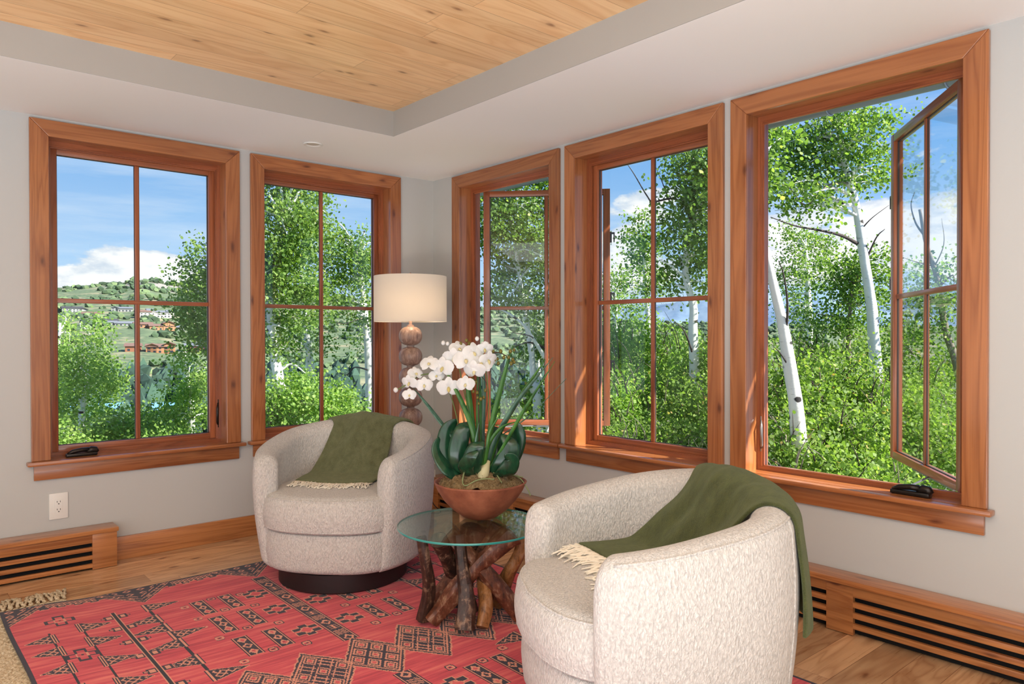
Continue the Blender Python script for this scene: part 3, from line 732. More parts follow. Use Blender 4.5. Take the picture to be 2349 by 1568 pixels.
    b = MB(); b.lathe([(0, 0), (.292, 0), (.300, .006), (.300, CZ0-.004)], 64, (0, -.065, 0)); b.build('swivel_plinth', PLINTH, root, 'auto')
    return root
CH1, FC1 = (1.741, 3.230, .0125), (-.759, -.651)
CH2, FC2 = (1.744, 1.350, .0125), (-.9, .436)
c1 = chair(CH1, FC1, 'cream boucle barrel armchair in front of the drum shade lamp, facing the viewer')
c2 = chair(CH2, FC2, 'large foreground cream boucle barrel armchair at right seen from its side')

def throw(root_loc, face, label, matl, cx0, cx1, sx0, sx1, u_start, y_touch, y_end, fr_len, seed, hang_out=.0, lift=.010):
    """cx: extent across the crest, sx: extent on the seat (chair-local x)"""
    rz = math.atan2(face[1], face[0])+PI/2
    root = empty('throw_blanket', root_loc, rz, label=label, cat='throw blanket')
    def al_of(x):
        lo, hi = -1.5, 1.5
        for _ in range(30):
            m_ = (lo+hi)/2
            if shell_point(m_, 1.5)[0].x < x: lo = m_
            else: hi = m_
        return (lo+hi)/2
    rows = []; N = 48; zs = .462
    for i in range(N+1):
        s = i/N; al = al_of(cx0+(cx1-cx0)*s); path = []
        x, y = plan(al); r = math.hypot(x, y); nx, ny = x/r, y/r
        k = 0
        for k in range(46):
            u = u_start+(1.80-u_start)*k/45; p, th = shell_point(al, u)
            a = min(max(u-1, 0), 1)*PI; nrm = Vector((nx*math.cos(a), ny*math.cos(a), math.sin(a)))
            w_ = mn.noise(Vector((s*3.1+seed, u*1.7, seed)))*.010+mn.noise(Vector((s*9+seed, u*2.2, 3.7)))*.004
            out = hang_out*(1-u)*(1+.45*math.sin(s*11+seed)) if u < 1 else 0
            path.append(p+nrm*(lift+max(-lift*.4, w_)+out))
        c = path[-1]; xs = sx0+(sx1-sx0)*s; yt = y_touch+.02*math.sin(s*4+seed)
        sp = Vector((xs, yt, zs+.004)); ct = Vector((c.x*.55+xs*.45, c.y*.45+yt*.55+.012, .56+.012*math.sin(s*8+seed)))
        ct = Vector((c.x*.6+xs*.4, c.y-.050, .575))
        for k in range(1, 31):
            t = k/30; q = c*(1-t)**2+ct*2*t*(1-t)+sp*t*t
            q += Vector((0, -1, .4)).normalized()*(.010*mn.noise(Vector((s*5+seed, t*2.5, 8)))*math.sin(PI*t)+.006*math.sin(s*14+t*3+seed)*math.sin(PI*t))
            path.append(q)
        for k in range(1, 13):
            f = k/12; path.append(Vector((xs+(sx1+sx0)*.12*f, yt+(y_end+.02*math.sin(s*5+seed)-yt)*f, zs-.006+.010*(1-f)**3+.004*mn.noise(Vector((s*4, f*3, seed)))-.012*sstep(-.10, -.24, yt+(y_end-yt)*f))))
        d = [0]
        for a_, b_ in zip(path, path[1:]): d.append(d[-1]+(b_-a_).length)
        M_ = 96; outp = []; j = 0
        for k in range(M_):
            q = d[-1]*k/(M_-1)
            while j < len(d)-2 and d[j+1] < q: j += 1
            f = (q-d[j])/max(1e-6, d[j+1]-d[j]); outp.append(path[j].lerp(path[j+1], min(1, f)))
        for _ in range(3): outp = [outp[0]]+[(outp[k-1]+outp[k]*2+outp[k+1])/4 for k in range(1, M_-1)]+[outp[-1]]
        rows.append(outp)
    b = MB(); b.grid(rows); o = b.build('blanket_cloth', matl, root, True)
    sd_ = o.modifiers.new('t', 'SOLIDIFY'); sd_.thickness = .012; sd_.offset = 0
    su = o.modifiers.new('s', 'SUBSURF'); su.levels = 1; su.render_levels = 1
    b = MB(); rr = random.Random(seed)
    for i in range(110):
        s = i/109*N; i0 = min(N-1, int(s)); p = rows[i0][-1].lerp(rows[i0+1][-1], s-i0); q = rows[i0][-4].lerp(rows[i0+1][-4], s-i0)
        d_ = (p-q); d_.z = 0; d_.normalize(); sd2 = Vector((-d_.y, d_.x, 0)); L = fr_len*(.7+.6*rr.random()); w = rr.uniform(-.5, .5)
        pts = [p+d_*(L*t-.006)+sd2*(w*L*t*t+.003*math.sin(t*7+i))+Vector((0, 0, -.006*t+.007*math.sin(PI*t)*rr.random())) for t in (0, .2, .4, .6, .8, 1)]
        b.tube(pts, [.0024, .0022, .0025, .0022, .0024, .0018], 5)
    b.build('fringe', FRINGE, root, True)
    return root
throw(CH1, FC1, 'olive green wool throw with cream fringe over the back of the far armchair', THROW1, -.19, .21, -.21, .17, .70, .02, -.155, .075, 2)
throw(CH2, FC2, 'moss green wool throw hanging over the back of the foreground armchair', THROW2, -.19, .285, -.27, .12, .50, .05, -.13, .095, 5, hang_out=.03)

# ------------------------------------------------------------------ driftwood side table with round glass top
def branch_mat(name, dark, light):
    n = mat(name); p = n.new('ShaderNodeTexCoord').outputs['Object']
    a = n.noise(p, 26, 6, .7, .6); b = n.noise(n.vm('MULTIPLY', p, (60, 60, 9)), 1, 4, .6)
    t = n.m('ADD', n.m('MULTIPLY', a, .6), n.m('MULTIPLY', b, .4))
    c = n.ramp(t, [(.34, dark), (.52, light), (.68, srgb(176, 140, 112))])
    n.put(n.bsdf.inputs['Normal'], n.bump(t, .7, .008)); return setp(n, c, .5, Coat_Weight=.12)
BR1 = branch_mat('driftwood_reddish', srgb(48, 22, 14), srgb(112, 62, 40)); BR2 = branch_mat('driftwood_golden', srgb(84, 48, 20), srgb(158, 104, 56)); BR3 = branch_mat('driftwood_dark', srgb(22, 13, 10), srgb(66, 40, 30))
CUT = plain('cut_end_grain', srgb(150, 98, 62), .6, (90, .4, .002))
TB = Vector((1.80, 2.335, 0))
def side_table():
    r = empty('driftwood_side_table', TB, label='round glass topped side table on crossed driftwood branches', cat='side table')
    b = MB(); R_ = .292; b.lathe([(R_-.0015, .3765), (R_, .378), (R_, .3835), (R_-.0015, .385)], 96)
    b.f = [f for f in b.f if len(f) == 4]; e = b.build('glass_edge', GEDGE, r, True)
    b = MB(); b.lathe([(0, .385), (.1, .385), (R_-.0015, .385)], 96); b.lathe([(0, .3765), (.1, .3765), (R_-.0015, .3765)], 96)
    gt = b.build('glass_top', TGLASS, r, False); e.parent = gt
    T = lambda x, y, z: Vector((x, y, z))
    br = [  # foot, bends, top, radius, material   (world offsets from the table centre)
        (BR1, [(-.160, .045, .018), (-.085, .000, .12), (-.005, -.060, .235), (.085, -.120, .330), (.115, -.140, .355)], [.030, .034, .034, .042, .048]),
        (BR3, [(-.115, -.115, .018), (-.085, -.085, .12), (-.075, -.045, .24), (-.070, -.020, .355)], [.034, .031, .026, .024]),
        (BR2, [(-.045, -.130, .016), (-.005, -.105, .085), (.035, -.045, .165), (.10, .035, .30), (.125, .065, .355)], [.024, .029, .027, .030, .033]),
        (BR1, [(.135, -.150, .016), (.085, -.110, .10), (.02, -.065, .20), (-.045, -.01, .29), (-.085, .03, .355)], [.028, .036, .034, .030, .030]),
        (BR2, [(.165, .02, .016), (.14, -.06, .15), (.165, -.12, .27), (.175, -.135, .355)], [.026, .028, .026, .026]),
        (BR3, [(-.175, .08, .016), (-.165, .055, .15), (-.185, .045, .27), (-.20, .05, .355)], [.027, .024, .022, .021]),
        (BR1, [(-.105, .165, .016), (-.03, .09, .14), (.04, .02, .25), (.10, -.05, .355)], [.03, .03, .028, .03]),
        (BR3, [(.06, .165, .016), (.0, .10, .13), (-.07, .05, .24), (-.14, .00, .33), (-.17, -.02, .355)], [.03, .032, .03, .032, .034]),
        (BR2, [(.19, .10, .016), (.13, .11, .14), (.05, .12, .26), (-.02, .14, .355)], [.028, .026, .026, .026]),
        (BR3, [(.02, .03, .016), (.01, .04, .12), (.03, .05, .24), (.05, .03, .355)], [.038, .036, .045, .058])]
    for k, (m_, pts, rad) in enumerate(br):
        b = MB(); P = catmull(pts, 6); n_ = len(P); rr = [np.interp(i/(n_-1), np.linspace(0, 1, len(rad)), rad) for i in range(n_)]
        b.tube(P, rr, 14, True, .35)
        for i, (x, y, z) in enumerate(b.v): b.v[i] = (x, y, max(.0005, min(.3755, z)))
        b.build('branch', m_, r, 'auto')
    b = MB(); b.tube([(-.030, -.118, .185), (-.075, -.160, .172)], [.028, .026], 12); b.build('sawn_knot', CUT, r, 'auto') if False else None
    for x, y in ((.10, -.13), (-.08, .03), (-.19, .05), (.10, .06)):
        b = MB(); b.lathe([(.009, .3742), (.009, .3763)], 16, (x, y, 0)); b.build('bumper_disc', GLASS, r, True)
    return r
st = side_table(); st.location.z = .0125

# ------------------------------------------------------------------ orchid bowl
n = mat('terracotta_clay'); p = n.obj(); n.put(n.bsdf.inputs['Normal'], n.bump(n.noise(p, 60, 5, .7), .35, .004))
TERRA = setp(n, n.ramp(n.noise(p, 14, 5, .6), [(.3, srgb(122, 66, 44)), (.7, srgb(168, 102, 72))]), .62)
n = mat('dried_moss'); p = n.obj(); t = n.noise(p, 150, 6, .75, 1.2); n.put(n.bsdf.inputs['Normal'], n.bump(t, 1.0, .012))
MOSS = setp(n, n.ramp(t, [(.33, srgb(92, 68, 38)), (.5, srgb(178, 146, 98)), (.66, srgb(226, 204, 160))]), .95)
def leafmat(name, c0, c1, rough=.35, trans=.12, coat=.2):
    n = mat(name); p = n.obj(); t = n.noise(n.vm('MULTIPLY', p, (1, 1, .3)), 40, 3)
    c = n.ramp(t, [(.3, c0), (.7, c1)]); setp(n, c, rough, Coat_Weight=coat)
    tr = n.new('ShaderNodeBsdfTranslucent'); n.put(tr.inputs[0], c); ms = n.new('ShaderNodeMixShader'); ms.inputs[0].default_value = trans
    n.l.new(n.bsdf.outputs[0], ms.inputs[1]); n.l.new(tr.outputs[0], ms.inputs[2]); n.l.new(ms.outputs[0], n.out.inputs[0]); return n.mat
OLEAF = leafmat('dark_orchid_leaf', srgb(14, 50, 33), srgb(34, 84, 54), .26); STRAP = leafmat('strap_leaf', srgb(40, 96, 36), srgb(90, 150, 62), .45, .3); STRAP2 = leafmat('blue_green_strap_leaf', srgb(40, 84, 64), srgb(96, 138, 112), .35, .2)
PETAL = leafmat('white_petal', srgb(240, 240, 238), srgb(252, 252, 251), .6, .35, 0); LIP = leafmat('yellow_flower_centre', srgb(214, 196, 120), srgb(240, 232, 190), .5, .2, 0)
STEM = plain('green_flower_stem', srgb(92, 112, 50), .5); STAKE = plain('bamboo_stake', srgb(164, 118, 76), .6, (60, .3, .002)); BERRY = plain('green_brown_berry', srgb(108, 100, 36), .4); TWIG = plain('brown_twig', srgb(70, 42, 34), .6)
HUSK = plain('pale_sheath', srgb(196, 186, 142), .55); AROOT = plain('aerial_root', srgb(128, 138, 92), .6)
OB = Vector((1.885, 2.375, .385+.0125))
IR = Vector((R.x, R.y, 0)).normalized(); IF = Vector((F.x, F.y, 0)).normalized(); IU = Vector((0, 0, 1))
def orchid():
    r = empty('potted_orchid', OB, label='white orchid arrangement with strap leaves in a terracotta bowl on the glass table', cat='potted plant')
    b = MB(); prof = [(0, .0005), (.045, .0005), (.075, .012), (.115, .042), (.150, .080), (.176, .118), (.190, .148), (.1925, .153), (.188, .156), (.182, .152), (.168, .118), (.14, .075), (0, .05)]
    b.lathe(prof, 72)
    b.v = [(x*(1+.012*mn.noise(Vector((x*7, y*7, z*7)))), y*(1+.012*mn.noise(Vector((x*7, y*7, 4)))), z+.004*mn.noise(Vector((x*9, y*9, 1)))*(z > .05)) for x, y, z in b.v]
    b.build('bowl', TERRA, r, True)
    b = MB(); rows = []
    for i in range(60):
        f = i/59; row = []
        for j in range(140):
            a = 2*PI*j/140; rr = .171*(1-f); x, y = rr*math.cos(a), rr*math.sin(a)
            z = .143+.064*(1-(1-f)**2)**.9+.014*mn.fractal(Vector((x*38, y*38, 2)), 1, 2, 5)+.012*mn.noise(Vector((x*14, y*14, 5)))
            row.append((x, y, z))
        rows.append(row)
    b.grid(rows, closed=True); b.build('moss', MOSS, r, True)
    # moss wisps
    b = MB(); rr = random.Random(9)
    for _ in range(700):
        a = rr.random()*2*PI; q = .165*math.sqrt(rr.random()); x, y = q*math.cos(a), q*math.sin(a); z = .148+.052*(1-(q/.171)**2)
        d = Vector((rr.uniform(-1, 1), rr.uniform(-1, 1), rr.uniform(.0, .7))).normalized()*rr.uniform(.010, .024); e = Vector((rr.uniform(-1, 1), rr.uniform(-1, 1), 0))*.005
        b.tube([(x, y, z), Vector((x, y, z))+d*.5+e, Vector((x, y, z))+d], [.0011, .0011, .0006], 4, False)
    w_ = b.build('moss_wisps', MOSS, r); w_['kind'] = 'stuff'
    def P(right, up, fwd=0): return IR*right+IF*fwd+IU*(up)
    # broad dark orchid leaves: (base, mid, tip) in right/up/forward metres, half width
    def blade(name, m_, pts, hw, side, cup=.25, n_=16, tipf=.72, parent=r, fold=0.0):
        C_ = catmull(pts, n_//(len(pts)-1)); rows = []; k = len(C_)
        for i, c in enumerate(C_):
            t = i/(k-1); tan = (C_[min(i+1, k-1)]-C_[max(0, i-1)]).normalized(); sv = (side-tan*side.dot(tan)).normalized(); nv = tan.cross(sv)
            w = hw*(math.sin(PI*min(.999, max(.0, (t**tipf))))**.62)*(1 if t < .98 else .4) if hw > .012 else hw*(min(1, t*6+.45))*(1-max(0, (t-.55)/.45)**1.6)
            w = max(w, .0012)
            row = []
            for j in range(-4, 5):
                q = j/4; row.append(c+sv*(w*q)+nv*(cup*w*(q*q-.3)+fold*w*abs(q)))
            rows.append(row)
        b = MB(); b.grid(rows); o = b.build(name, m_, parent, True); sm = o.modifiers.new('t', 'SOLIDIFY'); sm.thickness = .0016 if hw > .012 else .0010; return o
    L = [((-.010, .17, -.03), (-.085, .25, -.07), (-.070, .37, -.06), (-.035, .405, -.03), .046, (1, .1)),
         ((-.03, .17, -.02), (-.125, .25, -.02), (-.135, .355, .0), (-.095, .41, .01), .050, (1, .4)),
         ((-.05, .17, -.02), (-.125, .215, -.05), (-.172, .285, -.03), (-.170, .34, -.02), .040, (.8, .6)),
         ((-.02, .17, -.06), (-.030, .24, -.12), (-.010, .31, -.13), (.020, .335, -.11), .045, (1, 0)),
         ((-.03, .17, -.05), (-.055, .22, -.12), (-.035, .27, -.15), (.0, .30, -.15), .036, (1, -.2)),
         ((.06, .17, -.01), (.120, .25, .0), (.155, .34, -.01), (.150, .405, -.02), .048, (1, -.3)),
         ((.05, .17, -.04), (.095, .23, -.08), (.125, .31, -.08), (.085, .355, -.06), .050, (1, 0)),
         ((.06, .17, -.05), (.105, .205, -.11), (.130, .26, -.13), (.10, .285, -.14), .042, (1, 0)),
         ((.03, .17, .0), (.06, .24, .06), (.06, .33, .08), (.03, .37, .08), .045, (1, 0))]
    for a, c_, d, e, hw, (sr, sf) in L:
        blade('orchid_leaf', OLEAF, [P(q[0], q[1], q[2]) for q in (a, c_, d, e)], hw*.88, IR*sr+IF*sf, .08, 18, fold=.14)
    S = [  # strap leaves
        (STRAP, (-.005, .17, -.05), (-.02, .36, -.09), (-.075, .50, -.08), (-.150, .635, -.04), .0125, 1), 
        (STRAP, (.0, .17, .0), (-.030, .36, .0), (-.045, .50, .0), (-.055, .60, .0), .0165, 1),
        (STRAP, (.0, .17, .02), (-.005, .36, .02), (-.005, .52, .03), (-.01, .68, .02), .013, 1), (STRAP2, (.01, .17, .02), (.01, .36, .04), (.015, .54, .05), (.0, .69, .05), .010, 1),
        (STRAP, (.02, .17, -.01), (.045, .36, -.01), (.090, .55, .0), (.135, .715, .01), .0135, 1),
        (STRAP, (.03, .17, -.03), (.075, .34, -.04), (.165, .50, -.03), (.270, .655, .0), .0125, .9),
        (STRAP2, (.02, .17, -.04), (.060, .32, -.06), (.150, .48, -.06), (.300, .665, -.02), .0115, .9),
        (STRAP, (.02, .17, -.05), (.095, .30, -.08), (.185, .46, -.09), (.305, .650, -.06), .0095, .8),
        (STRAP, (.0, .17, -.06), (.03, .30, -.09), (.09, .385, -.09), (.180, .415, -.08), .0075, 1),
        (STRAP2, (-.03, .17, .02), (-.10, .30, .03), (-.20, .44, .03), (-.285, .545, .02), .0085, 1),
        (STRAP2, (-.02, .17, -.02), (-.09, .30, .0), (-.17, .40, .0), (-.27, .53, .0), .0055, 1),
        (STRAP2, (.0, .17, -.02), (.03, .30, -.05), (.20, .42, .0), (.36, .575, .04), .0028, 1),
        (STRAP2, (.0, .17, -.06), (-.012, .25, -.10), (-.012, .33, -.11), (.0, .41, -.11), .007, 1),
        (STRAP, (.01, .17, -.05), (.03, .28, -.10), (.045, .37, -.11), (.09, .45, -.11), .008, 1)]
    for m_, a, c_, d, e, hw, sr in S: blade('strap_leaf', m_, [P(*q) for q in (a, c_, d, e)], hw, IR*sr+IF*.45, .1, 24, fold=.35)
    b = MB(); b.tube([P(.012, .150, -.07), P(.012, .185, -.075), P(.020, .215, -.075), P(.038, .25, -.07)], [.016, .026, .022, .006], 12); b.build('leaf_sheath', HUSK, r, True)
    for x0, x1 in ((.02, .03), (-.045, -.075)):
        b = MB(); b.tube([P(x0, .15, .0), P(x1, .36 if x0 > 0 else .40, .0)] if x0 > 0 else [P(-.035, .15, .0), P(-.055, .33, .0), P(-.085, .50, .0)], .0048, 8); b.build('bamboo_stake', STAKE, r, True)
    # flower spikes
    def flower(c, face, s, parent):
        face = face.normalized(); up = (IU-face*IU.dot(face)).normalized(); rt = up.cross(face)
        b = MB()
        def petal(ang, ln, wd, curl):
            d = rt*math.cos(ang)+up*math.sin(ang); sv = -rt*math.sin(ang)+up*math.cos(ang); rows = []
            for i in range(8):
                t = i/7; w = wd*math.sin(PI*min(.995, .06+t*.92))**.55; row = []
                for j in range(-3, 4):
                    q = j/3; row.append(c+d*(ln*t)+sv*(w*q)+face*(curl*ln*(math.sin(t*PI)*.5-t*t*.35)-.10*w*q*q+.002*mn.noise(Vector((t*5+ang, q*3, 1)))))
                rows.append(row)
            b.grid(rows)
        for a, ln, wd in ((PI/2, .031, .0120), (PI/2+2.25, .030, .0105), (PI/2-2.25, .030, .0105), (.16, .034, .0195), (PI-.16, .034, .0195)): petal(a, ln*s, wd*s, .25)
        o = b.build('blossom', PETAL, parent, True)
        b = MB(); b.tube([c-face*.001, c+face*.008*s-up*.004*s, c+face*.012*s-up*.010*s], [.0036*s, .0050*s, .0018*s], 8); b.build('blossom_lip', LIP, o, True)
    def spike(pts, rad=.0023, m_=STEM, nm='flower_stem'):
        b = MB(); b.tube(catmull([P(*q) for q in pts], 8), rad, 6); return b.build(nm, m_, r, True)
    s1 = spike([(-.04, .16, 0), (-.085, .36, .0), (-.12, .50, .0), (-.165, .585, -.01), (-.235, .595, -.03), (-.30, .555, -.05), (-.345, .53, -.06)])
    s2 = spike([(.01, .16, 0), (-.03, .36, .0), (-.065, .52, -.01), (-.085, .62, -.02), (-.10, .665, -.02), (-.15, .685, -.03)])
    s3 = spike([(.02, .16, 0), (.035, .40, .0), (.03, .56, -.01), (.015, .64, -.02), (-.02, .675, -.02), (-.06, .68, -.02)])
    FL = [(s1, -.285, .565, -.06, 1.0, -.5), (s1, -.262, .600, -.04, .95, .2), (s1, -.225, .555, -.06, 1.0, .3), (s1, -.205, .640, -.04, 1.15, -.3), (s1, -.178, .590, -.03, .9, 0), (s1, -.285, .515, -.06, .8, .3),
          (s1, -.125, .545, -.07, 1.35, .1), (s1, -.150, .625, -.05, 1.35, -.2),
          (s2, -.105, .665, -.05, 1.3, -.2), (s2, -.085, .700, -.04, 1.15, .3), (s2, -.055, .655, -.07, 1.45, .0), (s3, -.025, .685, -.05, 1.3, .4), (s3, .005, .640, -.06, 1.4, .2), (s3, .035, .655, -.05, 1.2, .6), (s3, -.02, .615, -.07, 1.3, -.2), (s2, -.055, .560, -.09, 1.05, .0), (s3, .020, .700, -.03, 1.0, .3)]
    for par, x, z, f, s, tw in FL: flower(P(x, z, f), (-IF+IR*(tw*1.6+.35*math.sin(x*173+z*57))+IU*(.05+.5*math.sin(x*90+z*31))), s*1.08, par)
    for par, x, z, f, rr_ in ((s1, -.340, .535, -.06, .010), (s2, -.150, .725, -.03, .009), (s2, -.132, .722, -.03, .008), (s3, -.012, .742, -.02, .009), (s3, .012, .722, -.02, .008), (s3, .030, .722, -.02, .007)):
        b = MB(); c = P(x, z, f); b.lathe([(0, -rr_*1.15), (rr_*.7, -rr_*.75), (rr_, 0), (rr_*.7, rr_*.8), (0, rr_*1.15)], 12, tuple(c)); b.build('bud', PETAL, par, True)
    t1 = spike([(.0, .16, .0), (-.006, .40, .0), (-.006, .55, .0), (.02, .66, .0), (.07, .685, .0), (.11, .67, 0)], .0024, TWIG, 'berry_twig')
    t2 = spike([(.02, .40, .0), (.035, .50, .0), (.025, .56, .0), (-.01, .60, .0)], .0016, TWIG, 'berry_twig')
    rr = random.Random(4)
    BP = [(.055, .690), (.042, .672), (.030, .664), (.085, .690), (.098, .665), (.118, .665), (.060, .655), (.072, .658), (.075, .640), (.125, .690), (.140, .695), (.135, .655), (.128, .640), (.140, .645), (-.055, .735), (-.078, .722), (-.045, .722), (-.092, .71)]
    BP2 = [(-.018, .565), (-.030, .545), (-.028, .525), (-.012, .52), (-.010, .50), (.004, .495), (-.006, .475), (.015, .50), (.022, .53), (-.03, .575)]
    for tw_, L_ in ((t1, BP), (t2, BP2)):
        for x, z in L_:
            b = MB(); q = .0068*(.85+.3*rr.random()); b.lathe([(0, -q*1.2), (q*.75, -q*.7), (q, 0), (q*.72, q*.75), (.001, q*1.25)], 10, tuple(P(x, z, rr.uniform(-.03, .0)))); b.build('berry', BERRY, tw_, True)
    for pts in ([(-.07, .175, -.09), (-.06, .21, -.10), (-.065, .175, -.13), (-.05, .165, -.15), (-.01, .185, -.15), (.03, .19, -.14), (.06, .185, -.13)], [(.05, .20, -.05), (.07, .195, -.09), (.09, .17, -.12)], [(.05, .22, -.06), (.08, .255, -.07), (.115, .25, -.06), (.125, .22, -.06)],
                [(.09, .19, -.02), (.14, .18, -.02), (.17, .165, -.04), (.195, .13, -.06), (.205, .11, -.08)], [(.10, .185, .0), (.15, .180, -.03), (.175, .175, -.03)], [(-.10, .195, .02), (-.13, .205, .0), (-.15, .20, .0)]):
        b = MB(); b.tube(catmull([P(*q) for q in pts], 6), .0026, 6); b.build('aerial_root', AROOT, r, True)
orchid()

# ------------------------------------------------------------------ floor lamp with turned wood spheres and a drum shade
def lamp():
    LP = Vector((2.447, 3.762, 0))
    r = empty('floor_lamp', LP, label='floor lamp of stacked turned wood balls with a white drum shade in the corner', cat='floor lamp')
    n = mat('weathered_turned_wood'); p = n.obj(); t = n.noise(n.vm('MULTIPLY', p, (60, 60, 14)), 1, 5, .65, .5)
    n.put(n.bsdf.inputs['Normal'], n.bump(t, .25, .003))
    WB = setp(n, n.ramp(t, [(.3, srgb(112, 86, 76)), (.55, srgb(158, 128, 114)), (.75, srgb(196, 172, 158))]), .42)
    b = MB(); b.lathe([(0, 0), (.15, 0), (.155, .006), (.155, .022), (.145, .028), (.03, .032), (0, .032)], 48); b.build('base', WB, r, 'auto')
    zc = 1.152; k = 0
    while zc > .08:
        b = MB(); pr = [(.024, -.0605)]+[(.071*math.cos(a)**.72, .0575*math.sin(a)) for a in [math.radians(q) for q in range(-78, 79, 6)]]+[(.024, .0605)]
        b.lathe(pr, 40, (0, 0, zc)); b.build('turned_ball', WB, r, True); zc -= .1235; k += 1
    b = MB(); b.lathe([(.022, 1.205), (.022, 1.216), (.010, 1.220), (.010, 1.262), (.005, 1.27), (.005, 1.51), (.007, 1.515), (.007, 1.532), (.002, 1.536)], 20); b.build('stem', WB, r, 'auto')
    b = MB()
    for a in (0, 2*PI/3, 4*PI/3): b.tube([(.004*math.cos(a), .004*math.sin(a), 1.506), (.214*math.cos(a), .214*math.sin(a), 1.506)], .0015, 6)
    b.build('spider_ring', STEEL, r)
    n = mat('white_linen_shade'); p = n.obj(); wv = n.noise(n.vm('MULTIPLY', p, (1, 1, 6)), 260, 2)
    setp(n, srgb(240, 237, 230), .9); n.put(n.bsdf.inputs['Normal'], n.bump(wv, .2, .001))
    tr = n.new('ShaderNodeBsdfTranslucent'); tr.inputs[0].default_value = srgb(248, 238, 222); ms = n.new('ShaderNodeMixShader'); ms.inputs[0].default_value = .35
    n.l.new(n.bsdf.outputs[0], ms.inputs[1]); n.l.new(tr.outputs[0], ms.inputs[2]); n.l.new(ms.outputs[0], n.out.inputs[0]); SH = n.mat
    b = MB(); b.lathe([(.219, 1.238), (.219, 1.512), (.217, 1.512), (.217, 1.238), (.219, 1.238)], 96); b.f = [f for f in b.f if len(f) == 4]; b.build('drum_shade', SH, r, 'auto')
    n = mat('lamp_bulb'); setp(n, (1, .9, .75, 1), .5); n.bsdf.inputs['Emission Color'].default_value = (1, .72, .42, 1); n.bsdf.inputs['Emission Strength'].default_value = 5
    b = MB(); b.lathe([(0, 1.275), (.012, 1.28), (.028, 1.315), (.030, 1.335), (.02, 1.36), (0, 1.368)], 20, (.02, .0, 0)); b.build('bulb', n.mat, r, True)
    l = bpy.data.lights.new('lamp_glow', 'POINT'); l.energy = 1.9; l.color = (1, .78, .55); l.shadow_soft_size = .03
    o = bpy.data.objects.new('lamp_glow', l); COL.objects.link(o); o.parent = r; o.location = (-.02, -.06, 1.34)
lamp()

# ------------------------------------------------------------------ outside
def at(px, py, d):
    """the world point that lies d metres in front of the camera at a pixel of the photograph"""
    return Vector((0, 0, 1.15))+(F+R*((px-1174.5)/1681.4)-U*((py-785.265)/1681.4))*d
def leafmat2(name, stops, trans=.5):
    n = mat(name); t = n.new('ShaderNodeAttribute', attribute_name='tone').outputs['Fac']
    c = n.ramp(t, stops); setp(n, c, .55); n.bsdf.inputs['Specular IOR Level'].default_value = .3
    tr = n.new('ShaderNodeBsdfTranslucent'); n.put(tr.inputs[0], n.mix(1.0, c, (1.15, 1.25, .55, 1), 'MULTIPLY')); ms = n.new('ShaderNodeMixShader'); ms.inputs[0].default_value = trans
    n.l.new(n.bsdf.outputs[0], ms.inputs[1]); n.l.new(tr.outputs[0], ms.inputs[2]); n.l.new(ms.outputs[0], n.out.inputs[0]); return n.mat
ASPEN = leafmat2('aspen_leaves', [(0, srgb(76, 109, 48)), (.5, srgb(118, 150, 70)), (.9, srgb(163, 184, 102)), (1, srgb(192, 192, 120))])
ASPEN2 = leafmat2('young_aspen_leaves', [(0, srgb(94, 131, 56)), (.5, srgb(136, 170, 80)), (1, srgb(181, 198, 115))])
SCRUB = leafmat2('oak_scrub_leaves', [(0, srgb(80, 109, 50)), (.5, srgb(128, 158, 74)), (.93, srgb(170, 188, 106)), (1, srgb(190, 160, 100))])
n = mat('white_aspen_bark'); p = n.obj()
a = n.vor(n.vm('MULTIPLY', p, (5, 5, 9)), 1.0); b_ = n.noise(n.vm('MULTIPLY', p, (10, 10, 60)), 1, 4, .6)
kn = n.rng(n.m('ADD', a, n.m('MULTIPLY', n.noise(p, 30, 3), .12)), .24, .29, 1, 0)
ln_ = n.m('MULTIPLY', n.rng(b_, .66, .72, 0, .55), 1)
c = n.mix(ln_, n.mix(n.noise(p, 8, 3), srgb(206, 206, 200), srgb(240, 238, 230)), srgb(120, 112, 100)); c = n.mix(kn, c, srgb(34, 30, 28))
n.put(n.bsdf.inputs['Normal'], n.bump(b_, .3, .01)); BARK = setp(n, c, .8)
GBARK = plain('grey_twig_bark', srgb(128, 118, 106), .85); DBARK = plain('dark_branch_bark', srgb(60, 50, 46), .85)
HEX = np.array([(0, -.52), (.40, -.25), (.44, .15), (0, .55), (-.44, .15), (-.40, -.25)])
